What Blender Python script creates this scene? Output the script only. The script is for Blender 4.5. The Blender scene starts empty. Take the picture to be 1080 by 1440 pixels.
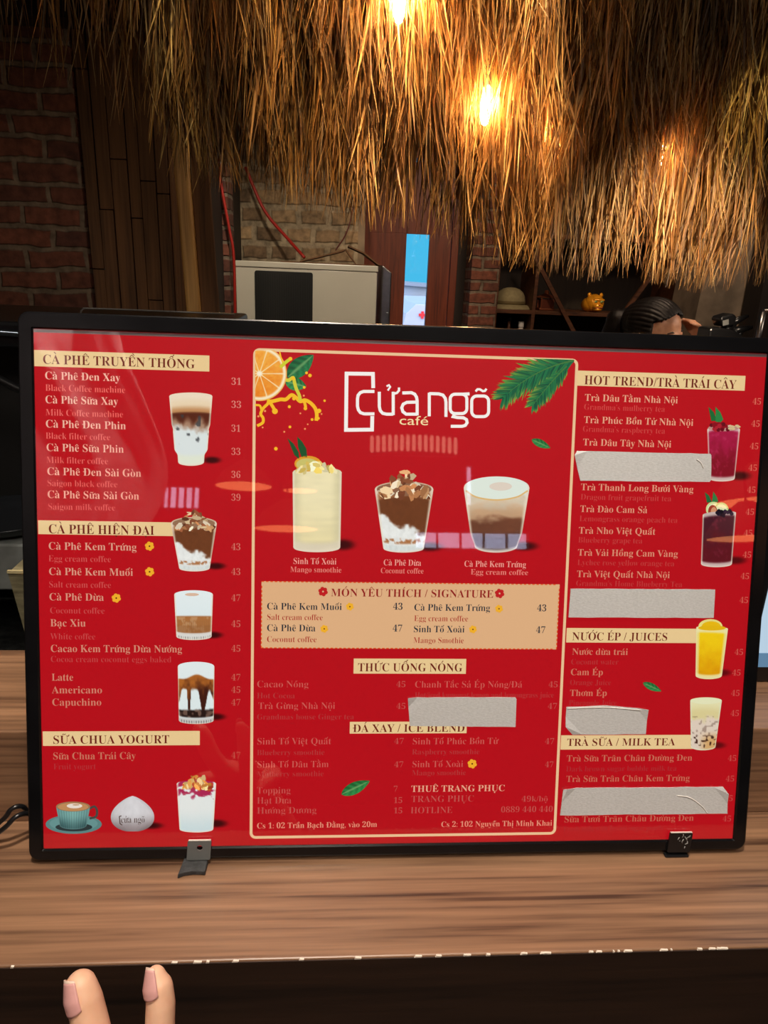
import bpy, bmesh, math, random, unicodedata
import numpy as np
from mathutils import Vector, Matrix

# ------------------------------------------------------------------ camera, sky, light, exposure
SC = bpy.context.scene
COL = SC.collection
F, CX, CY = 1000.0, 540.0, 720.0                       # focal length in pixels of the 1080x1440 frame
CAM = np.array([-0.0595185, -0.47028147, 0.46468935])
CB = np.array([[0.99743, 0.01772, 0.06937], [-0.05987, -0.32498, 0.94382], [0.03927, -0.94555, -0.32309]])
cam_data = bpy.data.cameras.new('camera')
cam_data.sensor_fit = 'VERTICAL'; cam_data.sensor_height = 36.0; cam_data.lens = 36.0 * F / 1440.0
cam_data.clip_start = 0.02; cam_data.clip_end = 100
cam = bpy.data.objects.new('camera', cam_data); COL.objects.link(cam)
_q = np.linalg.qr(CB)[0]; _q = _q * np.sign(np.diag(_q.T @ CB))
cam.matrix_world = Matrix(((_q[0, 0], -_q[0, 1], -_q[0, 2], CAM[0]), (_q[1, 0], -_q[1, 1], -_q[1, 2], CAM[1]),
                           (_q[2, 0], -_q[2, 1], -_q[2, 2], CAM[2]), (0, 0, 0, 1)))
SC.camera = cam
SC.view_settings.view_transform = 'Standard'
try: SC.view_settings.look = 'None'
except Exception: pass
SC.view_settings.gamma = 1.0; SC.view_settings.use_curve_mapping = False
SC.view_settings.exposure = 0.0

def L1(c):
    c = np.asarray(c, float) / 255.0
    return np.where(c <= 0.04045, c / 12.92, ((c + 0.055) / 1.055) ** 2.4)
def S(r, g, b): return tuple(float(x) for x in L1((r, g, b))) + (1.0,)

world = bpy.data.worlds.new('sky'); SC.world = world; world.use_nodes = True
_n = world.node_tree; _bg = _n.nodes['Background']
_tc = _n.nodes.new('ShaderNodeTexCoord'); _sp = _n.nodes.new('ShaderNodeSeparateXYZ'); _mr = _n.nodes.new('ShaderNodeMapRange')
_n.links.new(_tc.outputs['Generated'], _sp.inputs[0]); _n.links.new(_sp.outputs['Y'], _mr.inputs['Value'])
_mr.inputs['From Min'].default_value = -0.4; _mr.inputs['From Max'].default_value = 0.4
_cr = _n.nodes.new('ShaderNodeValToRGB'); _n.links.new(_mr.outputs[0], _cr.inputs[0])
_cr.color_ramp.elements[0].color = (3.4, 3.7, 5.2, 1); _cr.color_ramp.elements[1].color = (0.07, 0.55, 0.90, 1)
_n.links.new(_cr.outputs[0], _bg.inputs['Color']); _bg.inputs['Strength'].default_value = 1.0

def light(name, kind, loc, power, color, size=0.1, target=None, angle=60, blend=0.5):
    d = bpy.data.lights.new(name, kind); d.energy = power; d.color = color
    if kind == 'AREA': d.size = size
    else: d.shadow_soft_size = size
    if kind == 'SPOT': d.spot_size = math.radians(angle); d.spot_blend = blend
    o = bpy.data.objects.new(name, d); COL.objects.link(o); o.location = loc
    if target is not None:
        o.rotation_euler = (Vector(target) - Vector(loc)).to_track_quat('-Z', 'Y').to_euler()
    return o
WARM = (1.0, 0.66, 0.33)
light('counter_downlight', 'SPOT', (-0.14, -0.36, 1.86), 128, (1.0, 0.86, 0.72), 0.06, (-0.08, -0.02, 0.0), 44, 0.8)
light('room_fill', 'AREA', (0.3, -1.2, 1.86), 34, (1.0, 0.86, 0.72), 1.2, (0.3, -0.9, 0))  # unseen soft fill added in place of the room's lamps
light('thatch_spot_middle', 'SPOT', (0.04, 0.98, 1.62), 420, WARM, 0.02, (0.06, 1.38, 0.98), 20, 0.9)
light('thatch_spot_beside', 'SPOT', (0.32, 0.95, 1.60), 260, WARM, 0.02, (0.34, 1.42, 0.82), 22, 0.9)
light('thatch_spot_low', 'SPOT', (0.78, 0.66, 0.90), 125, (1.0, 0.78, 0.56), 0.02, (0.78, 1.5, 0.46), 44, 0.9)
light('thatch_spot_gold', 'SPOT', (-0.18, 0.92, 1.50), 60, (1.0, 0.66, 0.28), 0.02, (-0.18, 1.5, 0.74), 22, 0.9)
light('thatch_spot_right', 'SPOT', (1.05, 0.78, 1.35), 46, (0.95, 0.80, 0.30), 0.02, (0.93, 1.35, 0.86), 17, 0.9)
light('thatch_spot_left', 'SPOT', (-0.50, 0.86, 1.55), 34, (1.0, 0.84, 0.42), 0.02, (-0.46, 1.42, 0.86), 13, 0.9)
light('back_room_light', 'POINT', (0.95, 1.86, 1.25), 26, (1.0, 0.72, 0.50), 0.10)
light('shelf_wash', 'SPOT', (1.1, 2.7, 1.80), 46, (1.0, 0.72, 0.50), 0.10, (1.2, 4.6, 0.15), 70, 0.9)
light('door_wash', 'SPOT', (0.45, 3.0, 1.80), 40, (1.0, 0.74, 0.50), 0.10, (0.40, 4.6, 0.3), 50, 0.9)
light('appliance_light', 'SPOT', (-0.15, 2.0, 1.80), 85, (1.0, 0.86, 0.66), 0.08, (-0.2, 3.6, 0.1), 60, 0.8)
light('plank_fill', 'SPOT', (-1.0, 0.80, 0.62), 7, (1.0, 0.76, 0.50), 0.08, (-0.85, 2.4, 0.42), 66, 1.0)  # invisible lamp added to brighten the brick and planks
light('pillar_fill', 'SPOT', (1.9, 2.6, 1.80), 60, (1.0, 0.84, 0.68), 0.08, (2.2, 3.8, 0.25), 50, 0.9)  # unseen spot added to lift the plaster pillar
light('face_fill', 'SPOT', (1.95, 1.74, 0.70), 17, (1.0, 0.78, 0.60), 0.06, (1.28, 2.1, 0.33), 40, 0.9)  # added fill for the bowed face, no fixture there
light('work_counter_fill', 'SPOT', (-1.3, 0.25, 1.80), 46, (1.0, 0.9, 0.78), 0.06, (-0.46, 0.48, -0.05), 26, 0.9)  # unseen spot added where the sign shades the work counter
light('cloth_fill', 'SPOT', (-0.6, -1.2, 1.80), 150, (1.0, 0.94, 0.90), 0.08, (-1.0, -1.9, 0.8), 60, 0.9)  # added spot so the cloth shows in the cover

# ------------------------------------------------------------------ helpers
def obj(name, me, mats, parent=None, label=None, loc=None):
    o = bpy.data.objects.new(name, me); COL.objects.link(o)
    for m in (mats if isinstance(mats, (list, tuple)) else [mats]): me.materials.append(m)
    if parent is not None: o.parent = parent
    if loc is not None: o.location = loc
    if label: o['label'] = label
    return o
def tag(o, label, cat, group=None, kind=None):
    o['label'] = label; o['category'] = cat
    if group: o['group'] = group
    if kind: o['kind'] = kind
    return o
def thing(name, label, cat, loc=(0, 0, 0), rot=(0, 0, 0), group=None):
    o = bpy.data.objects.new(name, None); COL.objects.link(o); o.empty_display_size = 0.05
    o.location = loc; o.rotation_euler = rot
    return tag(o, label, cat, group)
def at(px, py, axis, val):
    d = CB @ np.array([(px - CX) / F, (py - CY) / F, 1.0])
    return CAM + d * ((val - CAM[axis]) / d[axis])

class MB:
    """collects polygons of one mesh"""
    def __init__(s): s.v = []; s.f = []; s.m = []; s.sm = []
    def poly(s, pts, m=0):
        b = len(s.v); s.v += [tuple(p) for p in pts]; s.f.append(list(range(b, b + len(pts)))); s.m.append(m); s.sm.append(False)
    def add(s, vs, fs, m=0, smooth=False):
        b = len(s.v); s.v += [tuple(p) for p in vs]
        for f in fs: s.f.append([b + i for i in f]); s.m.append(m); s.sm.append(smooth)
        return s
    def box(s, lo, hi, m=0):
        x0, y0, z0 = lo; x1, y1, z1 = hi
        return s.add([(x0, y0, z0), (x1, y0, z0), (x1, y1, z0), (x0, y1, z0), (x0, y0, z1), (x1, y0, z1), (x1, y1, z1), (x0, y1, z1)],
                     [(0, 3, 2, 1), (4, 5, 6, 7), (0, 1, 5, 4), (1, 2, 6, 5), (2, 3, 7, 6), (3, 0, 4, 7)], m)
    def prism(s, pts, d0, d1, axis=2, m=0):
        """pts 2-D outline (ccw), extruded along axis from d0 to d1"""
        n = len(pts)
        def P(p, d):
            return {2: (p[0], p[1], d), 1: (p[0], d, p[1]), 0: (d, p[0], p[1])}[axis]
        vs = [P(p, d0) for p in pts] + [P(p, d1) for p in pts]
        fs = [tuple(range(n))[::-1], tuple(range(n, 2 * n))] + [(i, (i + 1) % n, n + (i + 1) % n, n + i) for i in range(n)]
        return s.add(vs, fs, m)
    def lathe(s, prof, n=32, c=(0, 0, 0), m=0, smooth=True, caps=True):
        vs = []; fs = []
        for r, z in prof:
            for k in range(n):
                a = 2 * math.pi * k / n; vs.append((c[0] + r * math.cos(a), c[1] + r * math.sin(a), c[2] + z))
        for i in range(len(prof) - 1):
            for k in range(n):
                a, b = i * n + k, i * n + (k + 1) % n; fs.append((a, b, b + n, a + n))
        if caps: fs.append(tuple(range(n))[::-1]); fs.append(tuple(range((len(prof) - 1) * n, len(prof) * n)))
        return s.add(vs, fs, m, smooth)
    def tube(s, pts, r, n=10, m=0, caps=True):
        pts = [Vector(p) for p in pts]; rs = r if isinstance(r, (list, tuple)) else [r] * len(pts)
        vs = []; fs = []; up = None
        for i, p in enumerate(pts):
            t = (pts[min(i + 1, len(pts) - 1)] - pts[max(i - 1, 0)]).normalized()
            if up is None: up = t.orthogonal().normalized()
            up = (up - t * up.dot(t)).normalized(); w = t.cross(up)
            for k in range(n):
                a = 2 * math.pi * k / n; vs.append(p + (up * math.cos(a) + w * math.sin(a)) * rs[i])
        for i in range(len(pts) - 1):
            for k in range(n):
                a, b = i * n + k, i * n + (k + 1) % n; fs.append((a, b, b + n, a + n))
        if caps: fs.append(tuple(range(n))[::-1]); fs.append(tuple(range((len(pts) - 1) * n, len(pts) * n)))
        return s.add(vs, fs, m, True)
    def ball(s, c, r, n=16, m=0):
        rx, ry, rz = r if isinstance(r, (list, tuple)) else (r, r, r)
        vs = [(c[0], c[1], c[2] - rz)]; fs = []; h = n // 2
        for i in range(1, h):
            p = -math.pi / 2 + math.pi * i / h
            for k in range(n):
                a = 2 * math.pi * k / n; vs.append((c[0] + rx * math.cos(p) * math.cos(a), c[1] + ry * math.cos(p) * math.sin(a), c[2] + rz * math.sin(p)))
        vs.append((c[0], c[1], c[2] + rz)); T = len(vs) - 1
        for k in range(n):
            fs.append((0, 1 + (k + 1) % n, 1 + k)); fs.append((T, T - n + k, T - n + (k + 1) % n))
        for i in range(h - 2):
            for k in range(n):
                a, b = 1 + i * n + k, 1 + i * n + (k + 1) % n; fs.append((a, b, b + n, a + n))
        return s.add(vs, fs, m, True)
    def mesh(s, name):
        me = bpy.data.meshes.new(name); me.from_pydata(s.v, [], s.f)
        me.polygons.foreach_set('material_index', s.m); me.polygons.foreach_set('use_smooth', s.sm); me.update(); return me
def spline(pts, n=8):
    P = [np.array(p, float) for p in pts]; P = [2 * P[0] - P[1]] + P + [2 * P[-1] - P[-2]]; out = []
    for i in range(1, len(P) - 2):
        for k in range(n):
            t = k / n
            out.append(0.5 * (2 * P[i] + (P[i + 1] - P[i - 1]) * t + (2 * P[i - 1] - 5 * P[i] + 4 * P[i + 1] - P[i + 2]) * t * t + (3 * P[i] - P[i - 1] - 3 * P[i + 1] + P[i + 2]) * t ** 3))
    out.append(P[-2]); return out
def build(name, mb, mats, parent=None, label=None, bevel=0, loc=None, seg=2):
    o = obj(name, mb.mesh(name), mats, parent, label, loc)
    if bevel:
        md = o.modifiers.new('bevel', 'BEVEL'); md.width = bevel; md.segments = seg; md.limit_method = 'ANGLE'; md.angle_limit = math.radians(40)
    return o
def structure(name, mb, mats, bevel=0, parent=None):
    o = build(name, mb, mats, parent, bevel=bevel)
    if parent is None: o['kind'] = 'structure'
    return o

# ------------------------------------------------------------------ materials
def mat(name, color, rough=0.6, metal=0.0, noise=0.0, nscale=8.0, stretch=(1, 1, 1), bump=0.0, color2=None, spec=0.5, emit=None, estr=0.0, detail=5.0, coat=0.0):
    m = bpy.data.materials.new(name); m.use_nodes = True; nt = m.node_tree; b = nt.nodes['Principled BSDF']
    b.inputs['Roughness'].default_value = rough; b.inputs['Metallic'].default_value = metal
    b.inputs['Specular IOR Level'].default_value = spec; b.inputs['Coat Weight'].default_value = coat
    b.inputs['Base Color'].default_value = color
    if emit is not None: b.inputs['Emission Color'].default_value = emit; b.inputs['Emission Strength'].default_value = estr
    if color2 is not None or noise or bump:
        tc = nt.nodes.new('ShaderNodeTexCoord'); mp = nt.nodes.new('ShaderNodeMapping'); mp.inputs['Scale'].default_value = stretch
        nz = nt.nodes.new('ShaderNodeTexNoise'); nz.inputs['Scale'].default_value = nscale; nz.inputs['Detail'].default_value = detail
        nt.links.new(tc.outputs['Object'], mp.inputs[0]); nt.links.new(mp.outputs[0], nz.inputs['Vector'])
        cr = nt.nodes.new('ShaderNodeValToRGB'); c2 = color2 or tuple(c * (1 - noise) for c in color[:3]) + (1,)
        cr.color_ramp.elements[0].color = c2; cr.color_ramp.elements[1].color = color
        cr.color_ramp.elements[0].position = 0.32; cr.color_ramp.elements[1].position = 0.68
        nt.links.new(nz.outputs['Fac'], cr.inputs[0]); nt.links.new(cr.outputs[0], b.inputs['Base Color'])
        if bump:
            bp = nt.nodes.new('ShaderNodeBump'); bp.inputs['Strength'].default_value = bump; bp.inputs['Distance'].default_value = 0.01
            nt.links.new(nz.outputs['Fac'], bp.inputs['Height']); nt.links.new(bp.outputs[0], b.inputs['Normal'])
    return m

def wood(name, dark, light_, scale=(1.6, 26, 26), rough=0.42, fine=0.35):
    m = bpy.data.materials.new(name); m.use_nodes = True; nt = m.node_tree; b = nt.nodes['Principled BSDF']; b.inputs['Roughness'].default_value = rough
    tc = nt.nodes.new('ShaderNodeTexCoord'); N = []
    for sc, dt, ds in ((scale, 6, 1.2), (tuple(s * 5 for s in scale), 3, 0.2)):
        mp = nt.nodes.new('ShaderNodeMapping'); mp.inputs['Scale'].default_value = sc
        nz = nt.nodes.new('ShaderNodeTexNoise'); nz.inputs['Scale'].default_value = 1.0; nz.inputs['Detail'].default_value = dt; nz.inputs['Distortion'].default_value = ds
        nt.links.new(tc.outputs['Object'], mp.inputs[0]); nt.links.new(mp.outputs[0], nz.inputs['Vector']); N.append(nz)
    mx = nt.nodes.new('ShaderNodeMix'); mx.inputs[0].default_value = fine
    nt.links.new(N[0].outputs['Fac'], mx.inputs[2]); nt.links.new(N[1].outputs['Fac'], mx.inputs[3])
    cr = nt.nodes.new('ShaderNodeValToRGB'); e = cr.color_ramp.elements
    e[0].position = 0.34; e[0].color = dark; e[1].position = 0.64; e[1].color = light_
    k = e.new(0.47); k.color = tuple((dark[i] * 0.45 + light_[i] * 0.55) for i in range(3)) + (1,)
    nt.links.new(mx.outputs[0], cr.inputs[0]); nt.links.new(cr.outputs[0], b.inputs['Base Color'])
    bp = nt.nodes.new('ShaderNodeBump'); bp.inputs['Strength'].default_value = 0.12; bp.inputs['Distance'].default_value = 0.002
    nt.links.new(N[1].outputs['Fac'], bp.inputs['Height']); nt.links.new(bp.outputs[0], b.inputs['Normal'])
    return m

def attr_mat(name, rough=0.6, emit=0.0, base=1.0, trans=0.0, spec=0.3):
    m = bpy.data.materials.new(name); m.use_nodes = True; nt = m.node_tree; b = nt.nodes['Principled BSDF']
    b.inputs['Roughness'].default_value = rough; b.inputs['Specular IOR Level'].default_value = spec
    a = nt.nodes.new('ShaderNodeAttribute'); a.attribute_name = 'print'
    if base != 1.0:
        mx = nt.nodes.new('ShaderNodeVectorMath'); mx.operation = 'SCALE'; mx.inputs['Scale'].default_value = base
        nt.links.new(a.outputs['Color'], mx.inputs[0]); nt.links.new(mx.outputs[0], b.inputs['Base Color'])
    else: nt.links.new(a.outputs['Color'], b.inputs['Base Color'])
    if emit: nt.links.new(a.outputs['Color'], b.inputs['Emission Color']); b.inputs['Emission Strength'].default_value = emit
    if trans:
        tr = nt.nodes.new('ShaderNodeBsdfTranslucent'); nt.links.new(a.outputs['Color'], tr.inputs[0])
        ms = nt.nodes.new('ShaderNodeMixShader'); ms.inputs[0].default_value = trans
        out = nt.nodes['Material Output']; nt.links.new(b.outputs[0], ms.inputs[1]); nt.links.new(tr.outputs[0], ms.inputs[2]); nt.links.new(ms.outputs[0], out.inputs[0])
    return m

def clear_glass(name, strength=1.0, tint=(1, 1, 1, 1)):
    m = bpy.data.materials.new(name); m.use_nodes = True; nt = m.node_tree; nt.nodes.remove(nt.nodes['Principled BSDF'])
    t = nt.nodes.new('ShaderNodeBsdfTransparent'); t.inputs[0].default_value = tint
    g = nt.nodes.new('ShaderNodeBsdfGlossy'); g.inputs['Roughness'].default_value = 0.02
    fr = nt.nodes.new('ShaderNodeFresnel'); gm = nt.nodes.new('ShaderNodeNewGeometry'); io = nt.nodes.new('ShaderNodeMapRange'); io.inputs['To Min'].default_value = 1.5; io.inputs['To Max'].default_value = 1 / 1.5
    nt.links.new(gm.outputs['Backfacing'], io.inputs['Value']); nt.links.new(io.outputs[0], fr.inputs[0])
    ml = nt.nodes.new('ShaderNodeMath'); ml.operation = 'MULTIPLY'; ml.inputs[1].default_value = strength
    ms = nt.nodes.new('ShaderNodeMixShader'); nt.links.new(fr.outputs[0], ml.inputs[0]); nt.links.new(ml.outputs[0], ms.inputs[0])
    nt.links.new(t.outputs[0], ms.inputs[1]); nt.links.new(g.outputs[0], ms.inputs[2]); nt.links.new(ms.outputs[0], nt.nodes['Material Output'].inputs[0])
    return m

def brick_mat(name, c1, c2, mortar, bw=0.21, rh=0.072, ms=0.012, swap=True):
    m = bpy.data.materials.new(name); m.use_nodes = True; nt = m.node_tree; b = nt.nodes['Principled BSDF']; b.inputs['Roughness'].default_value = 0.9
    tc = nt.nodes.new('ShaderNodeTexCoord'); sp = nt.nodes.new('ShaderNodeSeparateXYZ'); cb = nt.nodes.new('ShaderNodeCombineXYZ')
    nt.links.new(tc.outputs['Object'], sp.inputs[0]); nt.links.new(sp.outputs['Z'], cb.inputs['Y'])
    ad = nt.nodes.new('ShaderNodeMath'); nt.links.new(sp.outputs['X'], ad.inputs[0]); nt.links.new(sp.outputs['Y'], ad.inputs[1]); nt.links.new(ad.outputs[0], cb.inputs['X'])
    nz = nt.nodes.new('ShaderNodeTexNoise'); nz.inputs['Scale'].default_value = 9; nz.inputs['Detail'].default_value = 4
    nt.links.new(tc.outputs['Object'], nz.inputs['Vector'])
    wv = nt.nodes.new('ShaderNodeVectorMath'); wv.operation = 'SCALE'; wv.inputs['Scale'].default_value = 0.035
    nt.links.new(nz.outputs['Color'], wv.inputs[0]); av = nt.nodes.new('ShaderNodeVectorMath'); nt.links.new(cb.outputs[0], av.inputs[0]); nt.links.new(wv.outputs[0], av.inputs[1])
    bt = nt.nodes.new('ShaderNodeTexBrick'); bt.inputs['Scale'].default_value = 1; bt.inputs['Brick Width'].default_value = bw; bt.inputs['Row Height'].default_value = rh
    bt.inputs['Mortar Size'].default_value = ms; bt.inputs['Mortar Smooth'].default_value = 0.5
    bt.inputs['Color1'].default_value = c1; bt.inputs['Color2'].default_value = c2; bt.inputs['Mortar'].default_value = mortar
    nt.links.new(av.outputs[0], bt.inputs['Vector'])
    n2 = nt.nodes.new('ShaderNodeTexNoise'); n2.inputs['Scale'].default_value = 28; n2.inputs['Detail'].default_value = 6; nt.links.new(tc.outputs['Object'], n2.inputs['Vector'])
    mr = nt.nodes.new('ShaderNodeMapRange'); mr.inputs['From Min'].default_value = 0.3; mr.inputs['From Max'].default_value = 0.7; mr.inputs['To Min'].default_value = 0.5; mr.inputs['To Max'].default_value = 1.25
    nt.links.new(n2.outputs['Fac'], mr.inputs[0]); vm = nt.nodes.new('ShaderNodeVectorMath'); vm.operation = 'SCALE'; nt.links.new(bt.outputs['Color'], vm.inputs[0]); nt.links.new(mr.outputs[0], vm.inputs['Scale'])
    nt.links.new(vm.outputs[0], b.inputs['Base Color'])
    bp = nt.nodes.new('ShaderNodeBump'); bp.inputs['Strength'].default_value = 0.8; bp.inputs['Distance'].default_value = 0.012; bp.invert = True
    sm = nt.nodes.new('ShaderNodeMath'); sm.operation = 'MULTIPLY_ADD'; sm.inputs[1].default_value = -0.5; nt.links.new(n2.outputs['Fac'], sm.inputs[0]); nt.links.new(bt.outputs['Fac'], sm.inputs[2])
    nt.links.new(sm.outputs[0], bp.inputs['Height']); nt.links.new(bp.outputs[0], b.inputs['Normal'])
    return m

M_BLACK = mat('black_plastic', (0.008, 0.008, 0.009, 1), 0.28)
M_FRAME = mat('black_frame', (0.006, 0.006, 0.007, 1), 0.2, noise=0.3, nscale=30, spec=0.3)
M_MATTE = mat('black_matte', (0.012, 0.012, 0.012, 1), 0.7)
M_STEEL = mat('steel', (0.55, 0.55, 0.55, 1), 0.28, 1.0, noise=0.2, nscale=40)
M_BRKT = mat('grey_bracket_paint', S(104, 108, 108), 0.5, 0.1, noise=0.12, nscale=90)
M_PAD = mat('rubber_pad', S(62, 64, 66), 0.7, noise=0.5, nscale=160, bump=0.3)
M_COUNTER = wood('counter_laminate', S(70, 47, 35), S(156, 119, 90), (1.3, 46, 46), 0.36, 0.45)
M_FASCIA = wood('shaded_fascia_laminate', S(30, 20, 14), S(54, 36, 25), (2.0, 30, 30), 0.5)  # shade of the upright front put into a darker laminate colour
M_CHIP = mat('chipped_core', S(225, 215, 200), 0.8)
M_DOOR = wood('red_brown_door', S(70, 26, 12), S(122, 54, 28), (30, 30, 1.4), 0.45)
M_PLANK = wood('old_planks', S(70, 46, 28), S(128, 88, 54), (22, 22, 0.9), 0.75)
M_POST = wood('bamboo_post', S(150, 104, 50), S(224, 176, 104), (40, 40, 1.2), 0.55)
M_SHELF = wood('dark_shelf_wood', S(70, 40, 24), S(118, 72, 44), (3, 30, 30), 0.55)
M_DARKWOOD = wood('dark_back_wood', S(20, 13, 10), S(38, 25, 17), (20, 20, 1.5), 0.7)
M_BRICK = brick_mat('old_red_brick', S(126, 74, 56), S(92, 56, 46), S(124, 108, 92))
M_STONE = brick_mat('patchy_plastered_stone', S(176, 146, 108), S(118, 94, 70), S(158, 140, 114), 0.17, 0.10, 0.022)
M_PLASTER = mat('rough_plaster', S(150, 128, 104), 0.9, noise=0.55, nscale=6, bump=0.6, detail=9)
M_FLOOR = mat('dark_floor', S(60, 52, 46), 0.6, noise=0.3, nscale=5)
M_CEIL = mat('dark_ceiling', S(34, 28, 24), 0.9, noise=0.3, nscale=5)
M_WALLD = mat('dark_wall', S(58, 46, 38), 0.9, noise=0.4, nscale=5, bump=0.3)
M_GRANITE = mat('dark_granite', S(52, 54, 54), 0.3, noise=0.85, nscale=90)
M_WHITE = mat('white_enamel', S(214, 208, 192), 0.3, noise=0.08, nscale=3)
M_GRILLE = mat('black_grille', (0.012, 0.012, 0.011, 1), 0.5)
M_CARD = mat('cardboard', S(120, 82, 52), 0.85, noise=0.3, nscale=30)
M_RED = mat('red_cable', S(170, 34, 22), 0.5)
M_PRINT = attr_mat('backlit_print', 0.5, 0.92, 0.10, spec=0.2)
M_COVER = clear_glass('clear_cover', 1.0)
M_TAPE = mat('paper_tape', S(206, 209, 211), 0.85, color2=S(192, 195, 197), nscale=420, bump=0.10, stretch=(1, 2.2, 1))

# ------------------------------------------------------------------ room
CZ = -0.004          # top of the counter
FL = -1.05           # floor
CE = 1.90            # ceiling
structure('floor', MB().box((-2.7, -4.7, FL - 0.1), (3.4, 5.2, FL)), M_FLOOR)
structure('ceiling', MB().box((-2.7, -4.7, CE), (3.4, 5.2, CE + 0.1)), M_CEIL)
structure('wall_left', MB().box((-2.7, -4.7, FL), (-2.5, 5.2, CE)), M_BRICK)
structure('wall_right', MB().box((3.2, -4.7, FL), (3.4, 5.2, CE)), M_WALLD)
# brick wall on the left, facing the counter
structure('wall_left_front', MB().box((-2.5, 2.32, FL), (-0.965, 2.5, CE)), M_BRICK)
# planked wall beside it: separate boards with staggered joints
random.seed(3)
mb = MB(); x = -0.965
while x < -0.655:
    w = random.uniform(0.040, 0.062); z = FL
    while z < CE:
        h = random.uniform(0.35, 0.7); d = random.uniform(0, 0.012)
        mb.box((x, 2.36 - d, z), (min(x + w, -0.655) - 0.003, 2.5, min(z + h, CE) - 0.003)); z += h
    x += w
structure('wall_left_planks', mb, M_PLANK, 0.002)
structure('wall_left_return', MB().box((-0.67, 2.5, FL), (-0.63, 4.0, CE)), M_DARKWOOD)
structure('pillar_brick_left', MB().box((-0.78, 3.30, FL), (-0.60, 3.48, CE)), M_BRICK)
# patchy stone wall behind the white appliance
structure('wall_back_stone', MB().box((-0.68, 4.02, FL), (0.05, 4.2, CE)), M_STONE)
structure('wall_back_return', MB().box((0.05, 4.02, FL), (0.09, 4.66, CE)), M_PLASTER)
DY = 4.60
structure('wall_back', MB().box((0.74, DY, FL), (0.98, DY + 0.15, CE)).box((0.09, DY, 1.15), (0.74, DY + 0.15, CE)).box((0.98, DY + 0.52, FL), (3.2, DY + 0.6, CE)), M_DARKWOOD)
structure('pillar_brick_right', MB().box((0.80, 4.36, FL), (0.98, DY, CE)), M_BRICK)
structure('pillar_plaster_right', MB().prism([(1.98, FL), (2.55, FL), (2.55, CE), (2.12, CE)], 3.75, 4.1, 1), M_PLASTER)
structure('wall_right_dark_panel', MB().box((2.30, 3.55, FL), (2.42, 3.72, CE)), M_DARKWOOD)
# wall behind the camera with its openings to daylight
def wall_with_holes(x0, x1, z0, z1, y0, y1, holes):
    mb = MB(); xs = sorted({x0, x1} | {h[0] for h in holes} | {h[1] for h in holes}); zs = sorted({z0, z1} | {h[2] for h in holes} | {h[3] for h in holes})
    for i in range(len(xs) - 1):
        for k in range(len(zs) - 1):
            cx, cz = (xs[i] + xs[i + 1]) / 2, (zs[k] + zs[k + 1]) / 2
            if not any(h[0] < cx < h[1] and h[2] < cz < h[3] for h in holes): mb.box((xs[i], y0, zs[k]), (xs[i + 1], y1, zs[k + 1]))
    return mb
W1 = (0.52, 1.38, 0.70, 0.84); W2 = (0.90, 0.965, 1.02, 1.34); W3 = (-1.30, -1.02, 0.96, 1.14)
structure('wall_front', wall_with_holes(-2.5, 3.2, FL, CE, -4.6, -4.45, [W1, W2, W3]), M_WALLD)
for k, (x0, x1, z0, z1) in enumerate((W1, W2, W3)):
    e = bpy.data.objects.new('window_%d' % (k + 1), None); COL.objects.link(e); e.location = ((x0 + x1) / 2, -4.5, z0); e['kind'] = 'structure'
    cx = (x0 + x1) / 2; mb = MB(); t = 0.012; hw = (x1 - x0) / 2; hh = z1 - z0
    mb.box((-hw, -0.03, 0), (hw, 0.03, t)).box((-hw, -0.03, hh - t), (hw, 0.03, hh)).box((-hw, -0.03, t), (-hw + t, 0.03, hh - t)).box((hw - t, -0.03, t), (hw, 0.03, hh - t))
    if k != 1:
        for j in range(1, 5):
            xx = -hw + 2 * hw * j / 5; mb.box((xx - 0.006, -0.02, t), (xx + 0.006, 0.02, hh - t))
    build('window_frame', mb, M_MATTE, e)
    build('pane', MB().box((-hw + t, -0.003, t), (hw - t, 0.003, hh - t)), M_COVER, e)

# door with the narrow glazed slit
d1 = bpy.data.objects.new('door_1', None); COL.objects.link(d1); d1.location = (0.40, DY, FL); d1['kind'] = 'structure'
def dl(p): return p[0] - 0.40, p[2] - FL
sx0 = at(567, 440, 1, DY)[0] - 0.40; sx1 = at(598.5, 440, 1, DY)[0] - 0.40
sz1 = at(583, 329, 1, DY)[2] - FL; sz0 = 0.95
build('leaf', wall_with_holes(-0.31, 0.29, 0, 2.18, 0.0, 0.045, [(sx0, sx1, sz0, sz1)]), M_DOOR, d1, bevel=0.002)
build('glass_pane', MB().box((sx0, 0.018, sz0), (sx1, 0.026, sz1)), M_COVER, d1)
build('door_frame', MB().box((-0.355, -0.01, 0), (-0.313, 0.09, 2.2)).box((0.293, -0.01, 0), (0.34, 0.09, 2.2)).box((-0.355, -0.01, 2.2), (0.34, 0.09, 2.24)), M_DOOR, d1, bevel=0.003)
hd = MB().tube([(0.22, -0.03, 0.85), (0.22, -0.03, 1.05)], 0.009).tube([(0.22, 0, 0.87), (0.22, -0.03, 0.87)], 0.006).tube([(0.22, 0, 1.03), (0.22, -0.03, 1.03)], 0.006)
build('door_handle', hd, M_STEEL, d1)

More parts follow.
